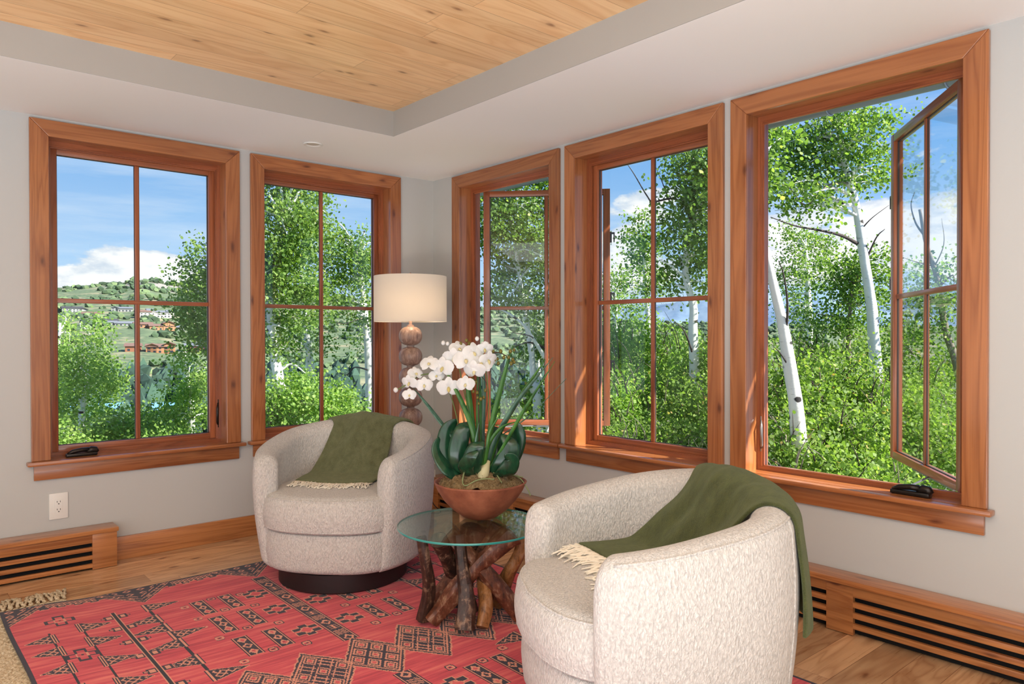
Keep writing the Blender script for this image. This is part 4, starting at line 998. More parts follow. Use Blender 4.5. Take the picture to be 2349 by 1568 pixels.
def leaf_cloud(name, blobs, size, m_, parent, rg, spread=.13, tone0=0.0):
    """blobs: (centre, (rx, ry, rz), leaves); leaves gather in sprays"""
    Cs = []; T = []
    for c, rad, cnt in blobs:
        ns = max(3, cnt//34); u = rg.normal(size=(ns, 3)); u /= np.linalg.norm(u, axis=1)[:, None]
        q = u*(rg.random((ns, 1))**.42)*np.array(rad)+np.array(c)
        idx = rg.integers(0, ns, cnt); sp = spread*(.6+.8*rg.random(ns))[idx][:, None]
        pos = q[idx]+rg.normal(size=(cnt, 3))*sp*np.array([1, 1, .75]); Cs.append(pos)
        T.append(np.clip(.46+.22*rg.normal(size=cnt)+.16*(rg.random(ns)-.5)[idx]+tone0, 0, 1))
    C_ = np.concatenate(Cs); T = np.concatenate(T); N = len(C_)
    nr = rg.normal(size=(N, 3))+np.array([.25, -.45, .55]); nr /= np.linalg.norm(nr, axis=1)[:, None]
    h = rg.normal(size=(N, 3)); ax = np.cross(nr, h); ax /= np.linalg.norm(ax, axis=1)[:, None]; ay = np.cross(nr, ax)
    s_ = size*(.65+.6*rg.random(N))[:, None]
    V = np.stack([C_+ax*s_*hx+ay*s_*hy+nr*s_*(.12*abs(hx)) for hx, hy in HEX], 1)
    return np_mesh(name, V.reshape(-1, 3), 6, m_, parent, T)
def tree(name, label, d, trunk, crown, r0=.05, leaf=.034, m_=None, dens=1.0, cat='tree', group=None, ground=-6.5, bark=None, depth=1.0, seed=0, dead=(), spread=.13, tone0=0.0):
    """trunk: pixels (px, py) from the foot up; crown: (px, py, half width px, half height px)"""
    rg = np.random.default_rng(seed+11); rr = random.Random(seed)
    base = at(*trunk[0], d); foot = Vector((base.x, base.y, ground))
    root = empty(name, foot, 0, label=label, cat=cat, group=group)
    pts = [foot-foot]+[at(px, py, d)-foot for px, py in trunk]
    m = len(pts); P_ = catmull(pts, 6); k = len(P_)
    b = MB(); rad = [r0*(1.25-.25*min(1, i/6)) if i < 7 else r0*(1-.72*(i-6)/(k-6)) for i in range(k)]
    b.tube(P_, rad, 12, True, .12); b.build('trunk', bark or BARK, root, True)
    f = d/1681.4; blobs = []; br = MB()
    for cx, cy, rx, ry in crown:
        c = at(cx, cy, d+rr.uniform(-.3, .3)*depth)-foot; hor = rx*f; ver = ry*f
        area_px = PI*rx*ry/(max(9, leaf*1681.4/d)**2*.42); cnt = int(area_px*5.2*dens)
        blobs.append((tuple(c), (hor, max(hor, .35)*depth, ver), cnt))
        j0 = min(range(len(P_)), key=lambda i: (P_[i]-c).length+max(0, P_[i].z-c.z)*.7); st_ = P_[j0]
        for _ in range(max(3, int(hor*ver*14))):
            e = c+Vector((rr.uniform(-1, 1)*hor, rr.uniform(-1, 1)*hor*depth, rr.uniform(-1, 1)*ver))*.85; mid = st_.lerp(e, .5)+Vector((rr.uniform(-.1, .1), rr.uniform(-.1, .1), rr.uniform(.0, .15)))
            br.tube(catmull([st_, mid, e], 4), [r0*.26*(1-.85*i/8) for i in range(9)], 5)
    for path, rd, mt in dead:
        q = MB(); pp = catmull([at(a_, c_, d*s_)-foot for a_, c_, s_ in path], 6); q.tube(pp, [rd*(1-.8*i/(len(pp)-1)) for i in range(len(pp))], 7, True, .2); q.build('limb', mt, root, True)
    if br.v: br.build('branches', bark or BARK, root, True)
    leaf_cloud('foliage', blobs, leaf, m_ or ASPEN, root, rg, spread, tone0)
    return root
# --- through the left window
TG = 'aspens beyond the left wall windows'
tree('aspen_tree', 'bright young aspen with a white stem low in the left pane of the first window', 10, [(188, 1010), (192, 930), (200, 850), (214, 760)], [(215, 775, 30, 55), (235, 850, 42, 40), (195, 870, 55, 55), (160, 830, 40, 50), (250, 890, 30, 30), (180, 950, 70, 45)], .045, m_=ASPEN2, seed=1, spread=.10)
tree('aspen_tree', 'young aspen cut off by the leftmost window frame', 10.5, [(120, 1010), (128, 880), (138, 740)], [(140, 760, 18, 50), (128, 830, 40, 60), (120, 920, 50, 70)], .045, m_=ASPEN2, seed=2, spread=.10)
tree('aspen_tree', 'tall dark green aspen rising at the right edge of the first window', 8.6, [(520, 1010), (512, 820), (495, 640), (470, 560)], [(450, 585, 17, 38), (428, 622, 20, 20), (455, 660, 36, 50), (440, 700, 42, 42), (455, 770, 40, 50), (500, 640, 36, 90), (505, 760, 40, 80)], .05, seed=3, spread=.09)
tree('aspen_tree', 'bushy light aspen low in the right pane of the first window', 9.4, [(440, 1030), (436, 930), (424, 830)], [(418, 830, 20, 38), (428, 890, 42, 42), (445, 950, 48, 55), (400, 950, 36, 40), (460, 870, 30, 40)], .045, m_=ASPEN2, seed=4, spread=.10)
for k, (px, py, rx, ry, d, lb) in enumerate([(285, 975, 60, 42, 9, 'green leafy treetop at the bottom centre of the first window'), (340, 985, 55, 60, 9.8, 'small pale aspen top behind the vertical bar of the first window'), (160, 1000, 60, 40, 8.6, 'green treetop at the bottom left corner of the first window above the crank'), (400, 1010, 60, 34, 8.8, 'low leafy treetop along the bottom right of the first window')]):
    tree('aspen_tree', lb, d, [(px, 1100), (px+6, 1010)], [(px, py, rx, ry), (px+20, py+34, rx, ry*.8), (px-20, py+30, rx, ry*.8)], .03, m_=ASPEN2, seed=10+k, spread=.11, ground=-5.5)
# --- second window
tree('aspen_tree', 'tall aspen with a thick white trunk and broken limb left in the second window', 8.4, [(662, 1010), (652, 930), (640, 870), (628, 800), (620, 700), (640, 600), (655, 500)], [(640, 440, 50, 34), (690, 450, 40, 30), (620, 500, 44, 46), (680, 510, 58, 50), (725, 500, 30, 50), (650, 580, 70, 46), (705, 580, 40, 50), (640, 650, 60, 42), (700, 660, 44, 44), (620, 740, 50, 34), (690, 740, 40, 36), (590, 600, 40, 120), (625, 800, 40, 28), (668, 380, 60, 40)], .078, seed=5, dens=1.0, spread=.09,
     dead=[([(628, 800, 1), (622, 720, 1), (630, 650, 1), (628, 615, .98), (646, 602, .97)], .045, BARK), ([(640, 850, 1), (670, 835, 1), (700, 855, .98)], .022, BARK), ([(645, 880, 1), (668, 890, 1)], .012, BARK)])
tree('aspen_tree', 'slimmer white aspen trunk crossing the second window behind its vertical bar', 9.6, [(716, 1010), (714, 880), (708, 800), (700, 730), (694, 650)], [(700, 640, 40, 60), (735, 700, 30, 40), (680, 790, 30, 30), (740, 790, 26, 26)], .065, seed=6, dens=.8, spread=.10)
tree('aspen_tree', 'leafy aspen in the right pane of the second window with open sky above', 10, [(850, 1010), (846, 850), (836, 700), (820, 580)], [(762, 560, 26, 46), (795, 590, 34, 44), (828, 565, 30, 48), (858, 590, 30, 60), (770, 640, 36, 44), (820, 650, 44, 44), (790, 700, 40, 26), (835, 720, 30, 34), (745, 520, 16, 40), (842, 780, 20, 36)], .07, seed=7, spread=.10,
     dead=[([(880, 760, 1), (840, 730, 1), (790, 742, .97), (760, 735, .95)], .012, GBARK), ([(850, 850, 1), (815, 842, .98), (795, 860, .97), (770, 850, .96)], .012, DBARK)])
for k, (px, py, rx, ry, d, lb) in enumerate([(700, 880, 42, 46, 8.2, 'sunlit bush in front of the thick white trunk in the second window'), (770, 915, 46, 40, 8.6, 'sunlit bush low in the right pane of the second window'), (615, 930, 34, 60, 8.0, 'bush at the lower left corner of the second window'), (840, 960, 40, 40, 7.6, 'bush half hidden behind the armchair in the second window')]):
    tree('oak_bush', lb, d, [(px, 1080), (px+4, 960)], [(px, py, rx, ry), (px+24, py+44, rx, ry), (px-24, py+40, rx, ry)], .02, m_=ASPEN2, seed=20+k, bark=GBARK, cat='bush', spread=.10, ground=-4)
# --- third window
tree('aspen_tree', 'dense dark aspen filling the open narrow window beside the lamp', 8.6, [(1232, 1000), (1225, 900), (1220, 820), (1205, 720), (1190, 620), (1170, 480)], [(1170, 470, 50, 40), (1225, 480, 50, 40), (1150, 530, 44, 46), (1205, 545, 56, 46), (1250, 560, 40, 50), (1165, 610, 50, 46), (1225, 630, 54, 46), (1150, 670, 36, 34), (1200, 690, 50, 26), (1250, 700, 40, 40), (1280, 480, 40, 60), (1120, 500, 40, 80), (1240, 800, 40, 36), (1180, 400, 80, 40), (1250, 400, 60, 50)], .050, seed=8, dens=1.05, spread=.09, tone0=-.08,
     dead=[([(1250, 820, .97), (1228, 785, .96), (1200, 745, .95), (1165, 718, .94), (1140, 708, .93)], .026, BARK), ([(1228, 785, .97), (1215, 770, .95), (1160, 760, .94)], .012, DBARK), ([(1255, 800, 1), (1215, 785, .97), (1180, 795, .96)], .018, DBARK)])
tree('aspen_tree', 'pair stem white aspen trunk low in the narrow window behind the strap leaves', 9.4, [(1252, 1000), (1248, 930), (1236, 850), (1230, 780)], [(1250, 760, 40, 30)], .042, seed=9, spread=.1)
for k, (px, py, rx, ry, d, lb) in enumerate([(1200, 905, 36, 50, 8.8, 'shrub behind the orchid leaves in the narrow window'), (1160, 950, 34, 40, 8.2, 'shrub low at the left of the narrow window'), (1265, 920, 34, 60, 10, 'shrub at the right edge of the narrow window')]):
    tree('oak_bush', lb, d, [(px, 1080), (px+4, 960)], [(px, py, rx, ry), (px+20, py+40, rx, ry)], .02, m_=SCRUB, seed=30+k, bark=GBARK, cat='bush', spread=.10, ground=-3.5)
# --- fourth window
tree('aspen_tree', 'distant round topped aspen against the clouds in the fourth window', 14, [(1500, 1000), (1492, 800), (1480, 640), (1474, 500)], [(1474, 500, 18, 26), (1460, 545, 28, 26), (1490, 560, 26, 34), (1450, 590, 24, 24), (1480, 610, 34, 26), (1500, 650, 40, 34), (1455, 655, 22, 16)], .07, seed=40, spread=.11, leaf=.05)
tree('aspen_tree', 'dark leafy aspen with a white trunk at the right of the fourth window', 7.6, [(1598, 1000), (1594, 880), (1590, 760), (1590, 700), (1572, 620), (1585, 500), (1600, 420)], [(1600, 360, 50, 34), (1560, 385, 34, 26), (1600, 430, 44, 40), (1560, 460, 30, 44), (1600, 510, 44, 40), (1555, 540, 34, 34), (1600, 590, 40, 40), (1560, 620, 34, 30), (1590, 660, 40, 24), (1640, 500, 40, 120), (1650, 380, 50, 60)], .062, seed=41, dens=.95, spread=.09, tone0=-.08,
     dead=[([(1610, 560, 1), (1560, 462, .99), (1500, 462, .98), (1485, 450, .98), (1455, 400, .98), (1436, 372, .98)], .014, DBARK), ([(1535, 460, 1), (1520, 420, .99), (1505, 385, .98)], .008, DBARK), ([(1575, 640, 1), (1540, 610, .98), (1512, 595, .97)], .016, BARK), ([(1592, 820, 1), (1570, 760, .98), (1545, 735, .97)], .012, DBARK)])
tree('aspen_tree', 'smaller aspen below the clouds at the left of the fourth window', 11, [(1410, 1000), (1412, 850), (1414, 700)], [(1412, 650, 26, 34), (1395, 700, 26, 34), (1440, 700, 34, 30), (1370, 660, 34, 60)], .05, seed=42, spread=.10)
# --- fifth window
tree('aspen_tree', 'big leaning white aspen trunk close to the open right window', 5.4, [(1866, 1240), (1838, 1065), (1828, 950), (1815, 860), (1800, 770), (1785, 700), (1764, 610), (1735, 500), (1700, 400)], [(1700, 420, 60, 60), (1740, 330, 70, 50)], .066, seed=50, ground=-3.2, dens=.7, spread=.08,
     dead=[([(1801, 775, 1), (1806, 720, .99), (1804, 670, .98), (1796, 625, .97), (1786, 598, .96)], .012, DBARK), ([(1815, 850, 1), (1790, 810, .99), (1770, 790, .98)], .008, DBARK)])
tree('aspen_tree', 'tall aspen with white trunk and long dark side branch in the open right window', 7.8, [(2016, 1100), (2012, 900), (2006, 800), (1999, 700), (1985, 610), (1972, 520), (1958, 450), (1938, 380), (1925, 300), (1908, 240), (1895, 180)],
     [(1905, 290, 56, 34), (1960, 275, 44, 30), (2020, 270, 36, 26), (1850, 330, 50, 34), (1800, 330, 44, 40), (1790, 390, 44, 34), (1900, 360, 56, 34), (1960, 340, 36, 34), (2000, 340, 34, 36), (2020, 400, 26, 34), (1860, 410, 50, 30), (1820, 440, 44, 26), (1910, 430, 46, 30), (1980, 420, 34, 26), (1850, 480, 40, 26), (1790, 460, 34, 26), (1840, 210, 90, 50), (1950, 190, 90, 50)], .068, seed=51, dens=.78, spread=.085,
     dead=[([(1966, 558, 1), (1930, 540, .98), (1880, 528, .96), (1825, 518, .94), (1768, 498, .92)], .020, DBARK), ([(1985, 600, 1), (2010, 545, .99), (2030, 525, .98)], .012, DBARK), ([(1948, 420, 1), (1900, 425, .98), (1850, 470, .97), (1810, 430, .96), (1768, 420, .95)], .014, GBARK), ([(1972, 530, 1), (2000, 500, .99), (2040, 470, .98)], .008, DBARK)])
tree('aspen_tree', 'thin pale aspen stem behind the blue mountain line in the open right window', 12, [(1864, 1000), (1858, 850), (1856, 720), (1850, 600), (1845, 560)], [(1850, 560, 34, 34), (1830, 610, 44, 34), (1880, 620, 34, 40), (1850, 670, 30, 26), (1810, 550, 30, 40), (1790, 640, 34, 50), (1900, 560, 36, 30), (1820, 710, 40, 34)], .075, seed=52, spread=.11, dens=1.0)
tree('aspen_tree', 'round leafy aspen at the middle of the open right window', 9, [(1950, 1060), (1948, 900), (1946, 780), (1955, 650)], [(1930, 620, 40, 34), (1985, 600, 34, 40), (1905, 680, 34, 36), (1955, 670, 50, 44), (1930, 745, 50, 34), (1985, 720, 30, 50), (2015, 640, 26, 50), (1890, 740, 26, 26)], .05, seed=53, spread=.09, bark=GBARK, tone0=-.05)
tree('aspen_tree', 'sparse twiggy aspen with a leaning grey trunk seen through the open sash glass', 8, [(2230, 1100), (2200, 860), (2170, 760), (2150, 640), (2125, 560), (2110, 480)], [(2130, 640, 40, 40), (2170, 700, 40, 50), (2120, 760, 50, 40), (2200, 640, 40, 60), (2090, 700, 40, 50)], .05, seed=54, spread=.11, bark=GBARK, dens=.55,
     dead=[([(2120, 540, 1), (2100, 510, 1), (2090, 470, .99), (2098, 440, .99)], .012, DBARK), ([(2140, 610, 1), (2100, 600, .99), (2070, 590, .99)], .008, DBARK), ([(2140, 620, 1), (2165, 560, .99), (2160, 500, .99)], .008, GBARK)])
# dense scrub filling the lower half of the right wall windows: each bush its own
rr0 = random.Random(77); kk = 0
where = ['under the leaning white trunk', 'in front of the tall aspen', 'behind the open sash', 'beyond the sill of the open window', 'beyond the fourth window', 'below the dark aspen of the fourth window']
SB = [(1795, 860, 46, 60, 6.2), (1860, 880, 56, 60, 7.0), (1930, 870, 56, 60, 7.4), (2000, 880, 50, 66, 7.0), (2060, 850, 50, 70, 8.0), (1790, 980, 50, 66, 5.6), (1880, 990, 66, 60, 6.0), (1970, 1000, 60, 60, 6.2), (2050, 980, 56, 66, 6.6), (1900, 1080, 80, 60, 5.3), (2010, 1090, 80, 56, 5.4), (1780, 1080, 50, 60, 5.2), (2120, 900, 60, 90, 8.6), (2190, 880, 60, 100, 9.4), (2110, 1010, 70, 90, 6.6), (2200, 1030, 60, 90, 6.6),
      (1830, 790, 46, 30, 9.5), (1900, 810, 50, 30, 9.0), (1980, 800, 46, 30, 9.8), (2060, 760, 46, 40, 11),
      (1400, 800, 50, 60, 8.4), (1460, 780, 56, 60, 9.4), (1530, 800, 50, 60, 9.0), (1600, 820, 50, 70, 8.2), (1400, 910, 54, 66, 7.2), (1480, 900, 60, 66, 7.8), (1560, 920, 60, 66, 7.4), (1640, 930, 56, 80, 7.0), (1420, 1010, 60, 50, 6.4), (1510, 1010, 66, 50, 6.6), (1600, 1020, 66, 50, 6.3), (1350, 830, 50, 100, 8.8), (1690, 850, 60, 120, 7.5)]
def side_name(px, py):
    col = 'at the left' if px in range(1300, 1450) or px in range(1700, 1840) else ('in the middle' if px < 1560 or px in range(1840, 2000) else 'at the right')
    if px > 2085: col = 'behind the sash glass'
    row = 'highest row' if py < 835 else ('upper row' if py < 890 else ('middle row' if py < 960 else 'lowest row'))
    return col, row
seen = {}
for px, py, rx, ry, d in SB:
    col, row = side_name(px, py); win = 'fourth window' if px < 1700 else 'open right window'
    tx = {'at the left': 'left', 'in the middle': 'centre', 'at the right': 'right', 'behind the sash glass': 'seen through the swung sash'}[col]
    lb = 'twiggy scrub bush, %s, %s, %s' % (win, row, tx)
    q = seen.get(lb, 0); seen[lb] = q+1
    if q: lb += ', ' + ['further right', 'farthest right', 'rightmost'][min(2, q-1)]
    tw = []
    for _ in range(9):
        a_, c_ = px+rr0.uniform(-rx, rx), py+rr0.uniform(-ry*.9, ry); e_ = rr0.uniform(-45, 45); h_ = rr0.uniform(30, 90)
        tw.append(([(a_, c_+h_*.5, .965), (a_+e_*.3, c_, .955), (a_+e_, c_-h_*.5, .95)], .0065, GBARK if rr0.random() < .6 else DBARK))
    low = px > 1700
    tree('scrub_bush', lb, d, [(px+rr0.uniform(-15, 15), py+ry+60), (px, py+20)], [(px, py, rx, ry), (px+rr0.uniform(-25, 25), py+ry*.8, rx, ry*.8)], .022, leaf=.030 if d < 7.5 else .034, m_=SCRUB if (py > 840 or px > 1700) and not (px < 1500 and py < 920) else ASPEN2, seed=100+kk, bark=GBARK, cat='bush', group=None, dens=.80 if low else .92, spread=.09, ground=-3.6, dead=tw)
    kk += 1

# terrain: garden slope, valley and the scrubby hillside opposite
def ridge_el(az):
    xs = [.2, .45, .52, .60, .655, .80, .88, 1.00, 1.08, 1.20, 1.26, 1.289, 1.30, 1.319, 1.335, 1.36, 1.413, 1.50, 1.8]
    es = [.010, .012, .012, .016, .017, .030, .036, .046, .052, .058, .060, .0645, .066, .0705, .066, .064, .0560, .055, .05]
    return float(np.interp(az, xs, es))
def ground(r, az, x, y):
    s = .09+.21*sstep(.75, 1.15, az)
    near = -3.0-s*max(0, r-6); near = max(near, -30-.0*r)
    if r < 260: base = near if r > 6 else -3.0
    else: base = -30
    if az < .9 and r < 330: base = max(-30, near)
    r1 = 1500; zr = 1.15+r1*math.tan(ridge_el(az))
    t = min(1, max(0, (r-340)/(r1-340)))
    z = base if r < 340 else -30+(zr+30)*(t**1.04)
    if r > 340: z += (mn.noise(Vector((x*.006, y*.006, 0)))*9+mn.noise(Vector((x*.02, y*.02, 3)))*3)*math.sin(PI*min(1, t))**.7+ (2.5*mn.noise(Vector((x*.03, y*.03, 7))) if t > .6 else 0)
    if r > r1: z -= (r-r1)*.25
    return z
n = mat('scrub_hillside'); p = n.obj()
v1 = n.noise(p, .035, 6, .62); v2 = n.noise(p, .20, 4, .65); v3 = n.vor(p, .11)
g = n.ramp(v2, [(.35, srgb(72, 88, 62)), (.6, srgb(104, 120, 84))]); tan_ = n.ramp(v2, [(.3, srgb(140, 130, 100)), (.7, srgb(162, 152, 120))])
c = n.mix(n.rng(v1, .50, .62, 0, .75, True), g, tan_)
dd = n.vm('DISTANCE', p, (395, 1310, 80), out='Value'); c = n.mix(n.rng(n.m('ADD', dd, n.m('MULTIPLY', v1, 160)), 150, 220, .9, 0, True), c, n.ramp(v2, [(.3, srgb(128, 122, 116)), (.7, srgb(172, 164, 154))]))
HILL = setp(n, c, .95)
b = MB(); rs = [3.2]+[6*(1.085**i) for i in range(0, 69)]; rs = [r_ for r_ in rs if r_ < 1500]+[1500, 1560, 1700]
rows = []
for i in range(0, 171):
    az_ = .10+i*.0092; row = []
    for r_ in rs:
        x_, y_ = r_*math.cos(az_), r_*math.sin(az_); row.append((x_, y_, ground(r_, az_, x_, y_)))
    rows.append(row)
b.grid(rows); o = b.build('hillside', HILL, None, True); tag(o, kind='structure')
# scrub and conifers dotted over the hillside, beyond counting
def ico_tpl():
    bm = bmesh.new(); bmesh.ops.create_icosphere(bm, subdivisions=1, radius=1); v = np.array([q.co[:] for q in bm.verts]); f = np.array([[q.index for q in t.verts] for t in bm.faces]); bm.free(); return v, f
IV, IFc = ico_tpl()
def scatter(name, n_, az0, az1, r0, r1, s0, s1, tall, m_, seed):
    rg = np.random.default_rng(seed); vs_, ts = [], []
    for _ in range(n_):
        a_ = rg.uniform(az0, az1); r_ = rg.uniform(r0, r1); x_, y_ = r_*math.cos(a_), r_*math.sin(a_)
        if mn.noise(Vector((x_*.012, y_*.012, 9))) < -.12: continue
        z_ = ground(r_, a_, x_, y_); s_ = rg.uniform(s0, s1)*(.6+.5*r_/900); V = IV*(1+.25*rg.normal(size=(len(IV), 1)))*np.array([s_, s_, s_*tall*rg.uniform(.7, 1.2)])+np.array([x_, y_, z_+s_*tall*.55])
        vs_.append(V[IFc].reshape(-1, 3)); ts.append(np.full(len(IFc), rg.random()))
    return np_mesh(name, np.concatenate(vs_), 3, m_, None, np.concatenate(ts))
n = mat('far_scrub'); t = n.new('ShaderNodeAttribute', attribute_name='tone').outputs['Fac']; FS = setp(n, n.ramp(t, [(0, srgb(50, 70, 50)), (.6, srgb(80, 102, 70)), (1, srgb(112, 130, 88))]), .95)
n = mat('far_conifer'); t = n.new('ShaderNodeAttribute', attribute_name='tone').outputs['Fac']; FC = setp(n, n.ramp(t, [(0, srgb(30, 54, 46)), (1, srgb(64, 92, 74))]), .95)
o = scatter('hillside_scrub', 5200, .45, 1.46, 345, 1480, 2.2, 4.6, .8, FS, 1); tag(o, 'green oak scrub scattered over the opposite hillside', 'scrub', kind='stuff')
o = scatter('valley_trees', 1500, .75, 1.46, 250, 430, 2.4, 4.2, 2.0, FC, 2); tag(o, 'dark conifers massed along the foot of the opposite hillside', 'trees', kind='stuff')
# far mountains
n = mat('far_mountain_haze_tint'); p = n.obj(); v = n.noise(p, .004, 6, .6); FM = setp(n, n.ramp(v, [(.35, srgb(84, 112, 140)), (.65, srgb(130, 150, 168))]), 1)  # bluish distance haze is painted into the base colour
n = mat('distant_forest_slope')
b = MB(); rows = []
for i in range(120):
    az_ = .12+i*.0085; e = float(np.interp(az_, [.12, .30, .40, .46, .50, .54, .60, .66, .72, .80, .95, 1.14], [.05, .056, .058, .061, .056, .048, .046, .042, .036, .03, .03, .03]))
    row = []
    for j in range(14):
        t = j/13; r_ = 5200+2600*t; x_, y_ = r_*math.cos(az_), r_*math.sin(az_); z_ = -40+(e*7800+40)*t**.9+mn.fractal(Vector((x_*.0009, y_*.0009, 1)), 1, 2, 5)*260*math.sin(PI*t)**.6+mn.noise(Vector((x_*.002, y_*.002, 2)))*28*t
        row.append((x_, y_, z_))
    row.append((x_*1.1, y_*1.1, -60)); rows.append(row)
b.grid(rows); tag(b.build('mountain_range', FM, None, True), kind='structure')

# houses on the hillside
def house(az_, r_, w_, dp, h, wall, roof, label, rot=0, wings=(), lift=0, nm='hillside_house', cat='house'):
    x_, y_ = r_*math.cos(az_), r_*math.sin(az_); z_ = ground(r_, az_, x_, y_)-1+lift
    root = empty(nm, (x_, y_, z_), az_-PI/2+rot, label=label, cat=cat); root.scale = (.78, .78, .78)
    b = MB(); rf = MB(); wd = MB()
    for (ox, w2, d2, h2, gable) in ((0, w_, dp, h, 0),)+tuple(wings):
        b.box((ox-w2/2, -d2/2, 0), (ox+w2/2, d2/2, h2))
        o_ = 1.0; rh = (d2 if not gable else w2)*.20
        if gable:
            b.prism([(ox-w2/2, h2), (ox+w2/2, h2), (ox, h2+rh)], -d2/2, d2/2)
            rf.prism([(ox-w2/2-o_, h2-.3), (ox, h2+rh+.15), (ox, h2+rh+.7), (ox-w2/2-o_, h2+.25)], -d2/2-1.6, d2/2+o_); rf.prism([(ox+w2/2+o_, h2-.3), (ox, h2+rh+.15), (ox, h2+rh+.7), (ox+w2/2+o_, h2+.25)], -d2/2-1.6, d2/2+o_)
        else:
            rf.prism([(-d2/2-o_, h2), (d2/2+o_, h2), (d2/2+o_, h2+.35), (0, h2+rh+.5), (-d2/2-o_, h2+.35)], ox-w2/2-o_, ox+w2/2+o_, 'x')
        k = max(2, int(w2/4))
        for i in range(k):
            cx = ox-w2/2+(i+.5)*w2/k
            wd.box((cx-.9, -d2/2-.08, 1.2), (cx+.9, -d2/2+.02, 3.0))
            if h2 > 5.4: wd.box((cx-.9, -d2/2-.08, 4.2), (cx+.9, -d2/2+.02, 5.6))
    b.build('walls', wall, root); rf.build('roof', roof, root); wd.build('windows', WINDARK, root)
    return root
WINDARK = plain('dark_house_windows', srgb(52, 58, 66), .3)
LOG = plain('orange_log_walls', srgb(176, 122, 86), .8); CREAMW = plain('cream_stucco_walls', srgb(214, 204, 186), .8); GREYW = plain('grey_house_walls', srgb(150, 150, 150), .8); BROWNR = plain('brown_shingle_roof', srgb(120, 92, 82), .8); GREYR = plain('grey_shingle_roof', srgb(112, 116, 124), .8); DARKR = plain('dark_roof', srgb(66, 66, 70), .8); BLUER = plain('blue_metal_roof', srgb(120, 168, 226), .4); BROWNW = plain('brown_timber_walls', srgb(148, 96, 70), .8)
def pa(px): return .85648-math.atan((px-1174.5)/1681.4)
def on_hill(px, py):
    az_ = pa(px); e = (771-py)/1681.4*math.cos(az_-.85648); r_ = 345
    while r_ < 1480 and (ground(r_, az_, r_*math.cos(az_), r_*math.sin(az_))-1.15)/r_ < math.tan(e): r_ += 6
    return az_, r_
for px, py, w_, h, wl, rf_, lb, wings in [
    (165, 716, 24, 7, GREYW, DARKR, 'grey house with a dark roof highest at the left of the hillside', ((14, 10, 9, 5, 1),)),
    (288, 714, 17, 5, GREYW, GREYR, 'pale grey house just left of the window bar near the hill top', ((-12, 9, 9, 6, 1),)),
    (212, 724, 22, 4, CREAMW, BROWNR, 'low cream house among trees on the upper hillside', ()),
    (328, 727, 17, 7, CREAMW, BROWNR, 'cream house with a brown roof right of the window bar', ()),
    (366, 728, 24, 7, CREAMW, GREYR, 'large white stepped house high on the hillside', ((-10, 9, 12, 9, 0), (12, 8, 10, 8, 0))),
    (240, 742, 26, 4, GREYW, DARKR, 'long low house with a dark roof in the middle of the hillside', ()),
    (290, 748, 24, 4, GREYW, GREYR, 'flat grey roofed house beside the window bar', ((-14, 8, 8, 5, 0),)),
    (328, 750, 18, 4, LOG, BROWNR, 'small tan house left of the orange chalet', ()),
    (372, 757, 26, 5, LOG, BROWNR, 'orange log chalet with a brown gabled roof on the hillside', ((6, 11, 12, 8, 1),)),
    (414, 757, 10, 4, GREYW, GREYR, 'small grey house right of the orange chalet', ()),
    (368, 808, 21, 6, LOG, BROWNR, 'orange timber house with twin gables low on the hillside', ((-6, 8, 11, 7, 1), (7, 8, 11, 8, 1))),
    (450, 806, 18, 6, BROWNW, GREYR, 'brown timber house half hidden by the tall aspen', ((4, 8, 10, 7, 1),)),
    (306, 806, 11, 5, BROWNW, BROWNR, 'small brown house behind the window bar low on the hillside', ())]:
    az_, r_ = on_hill(px, py); house(az_, r_, w_, 11, h, wl, rf_, lb, .15*math.sin(px), wings)
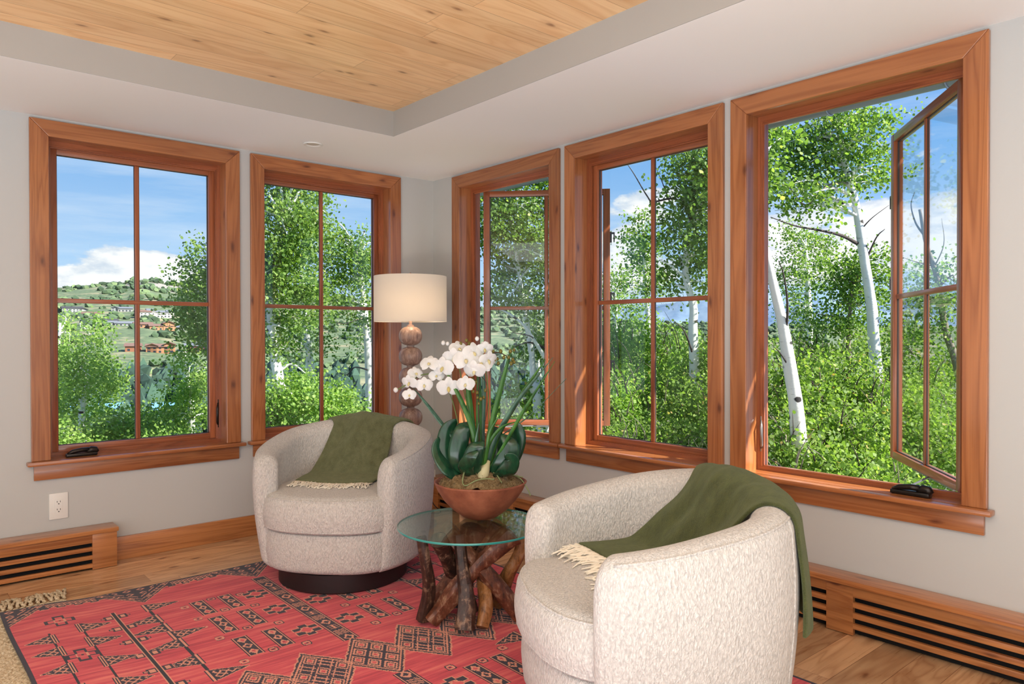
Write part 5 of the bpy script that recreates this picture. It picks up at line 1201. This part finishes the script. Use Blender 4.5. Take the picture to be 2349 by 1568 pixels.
for px, py, r_, w_, lb in [(205, 935, 300, 30, 'bright blue roofed building behind the young aspens at the left'), (282, 936, 310, 9, 'small blue roof left of the window bar in the valley'), (342, 932, 310, 10, 'small blue roof right of the window bar in the valley'), (370, 932, 300, 14, 'blue roofed building in the valley near the light aspen')]:
    az_ = pa(px); e = (771-py)/1681.4*math.cos(az_-.85648); x_, y_ = r_*math.cos(az_), r_*math.sin(az_); zz = 1.15+r_*math.tan(e)-3
    house(az_, r_, w_, 12, 3, GREYW, BLUER, lb, 0, (), zz-(ground(r_, az_, x_, y_)-1), 'valley_building', 'building')

# roof eave over the windows with its gutter
EAVE = plain('grey_eave_boards', srgb(150, 146, 144), .7); GUT = plain('grey_metal_gutter', srgb(140, 144, 152), .4, Metallic=.3); RAFT = plain('brown_rafter_tail', srgb(96, 72, 64), .7)
b = MB(); b.box((XW+WALLT, -3.2, 2.56), (3.99, 5.5, 2.62)); b.box((RX0-.3, YW+WALLT, 2.56), (XW+WALLT, 5.5, 2.62)); b.box((3.97, -3.2, 2.46), (3.995, 5.53, 2.64)); b.box((RX0-.3, -3.2, 2.76), (3.995, 5.5, 2.80))
tag(b.build('trim_2', EAVE), kind='structure')
g_ = empty('roof_gutter', (4.055, 0, 2.446), 0, label='grey half round metal gutter under the eave outside the right windows', cat='gutter')
b = MB(); rows = []
for yy in (-3.2, 5.5):
    rows.append([(.055*math.cos(a), yy, .055*math.sin(a)) for a in [PI+PI*q/10 for q in range(11)]])
b.grid(rows); o = b.build('channel', GUT, g_, True); sd_ = o.modifiers.new('t', 'SOLIDIFY'); sd_.thickness = .003
for yy in (.6, 1.35, 1.95, 2.6, 3.4, 4.2):
    b = MB(); b.tube([(.059*math.cos(a), yy, .059*math.sin(a)) for a in [PI+PI*q/10 for q in range(11)]], .006, 6); b.build('strap', GUT, g_, True)

GR = {'aspen_tree': 'aspen trees outside the windows', 'scrub_bush': 'scrub bushes below the right wall windows', 'oak_bush': 'leafy bushes below the corner windows', 'hillside_house': 'houses on the opposite hillside', 'valley_building': 'blue roofed buildings in the valley',
      'barrel_armchair': 'pair of cream boucle armchairs', 'throw_blanket': 'green wool throws on the armchairs', 'wall_outlet': 'white wall outlets', 'baseboard_heater_cover': 'slatted wooden heater covers'}
for o in bpy.data.objects:
    if o.parent is None and o.name.split('.')[0] in GR: o['group'] = GR[o.name.split('.')[0]]
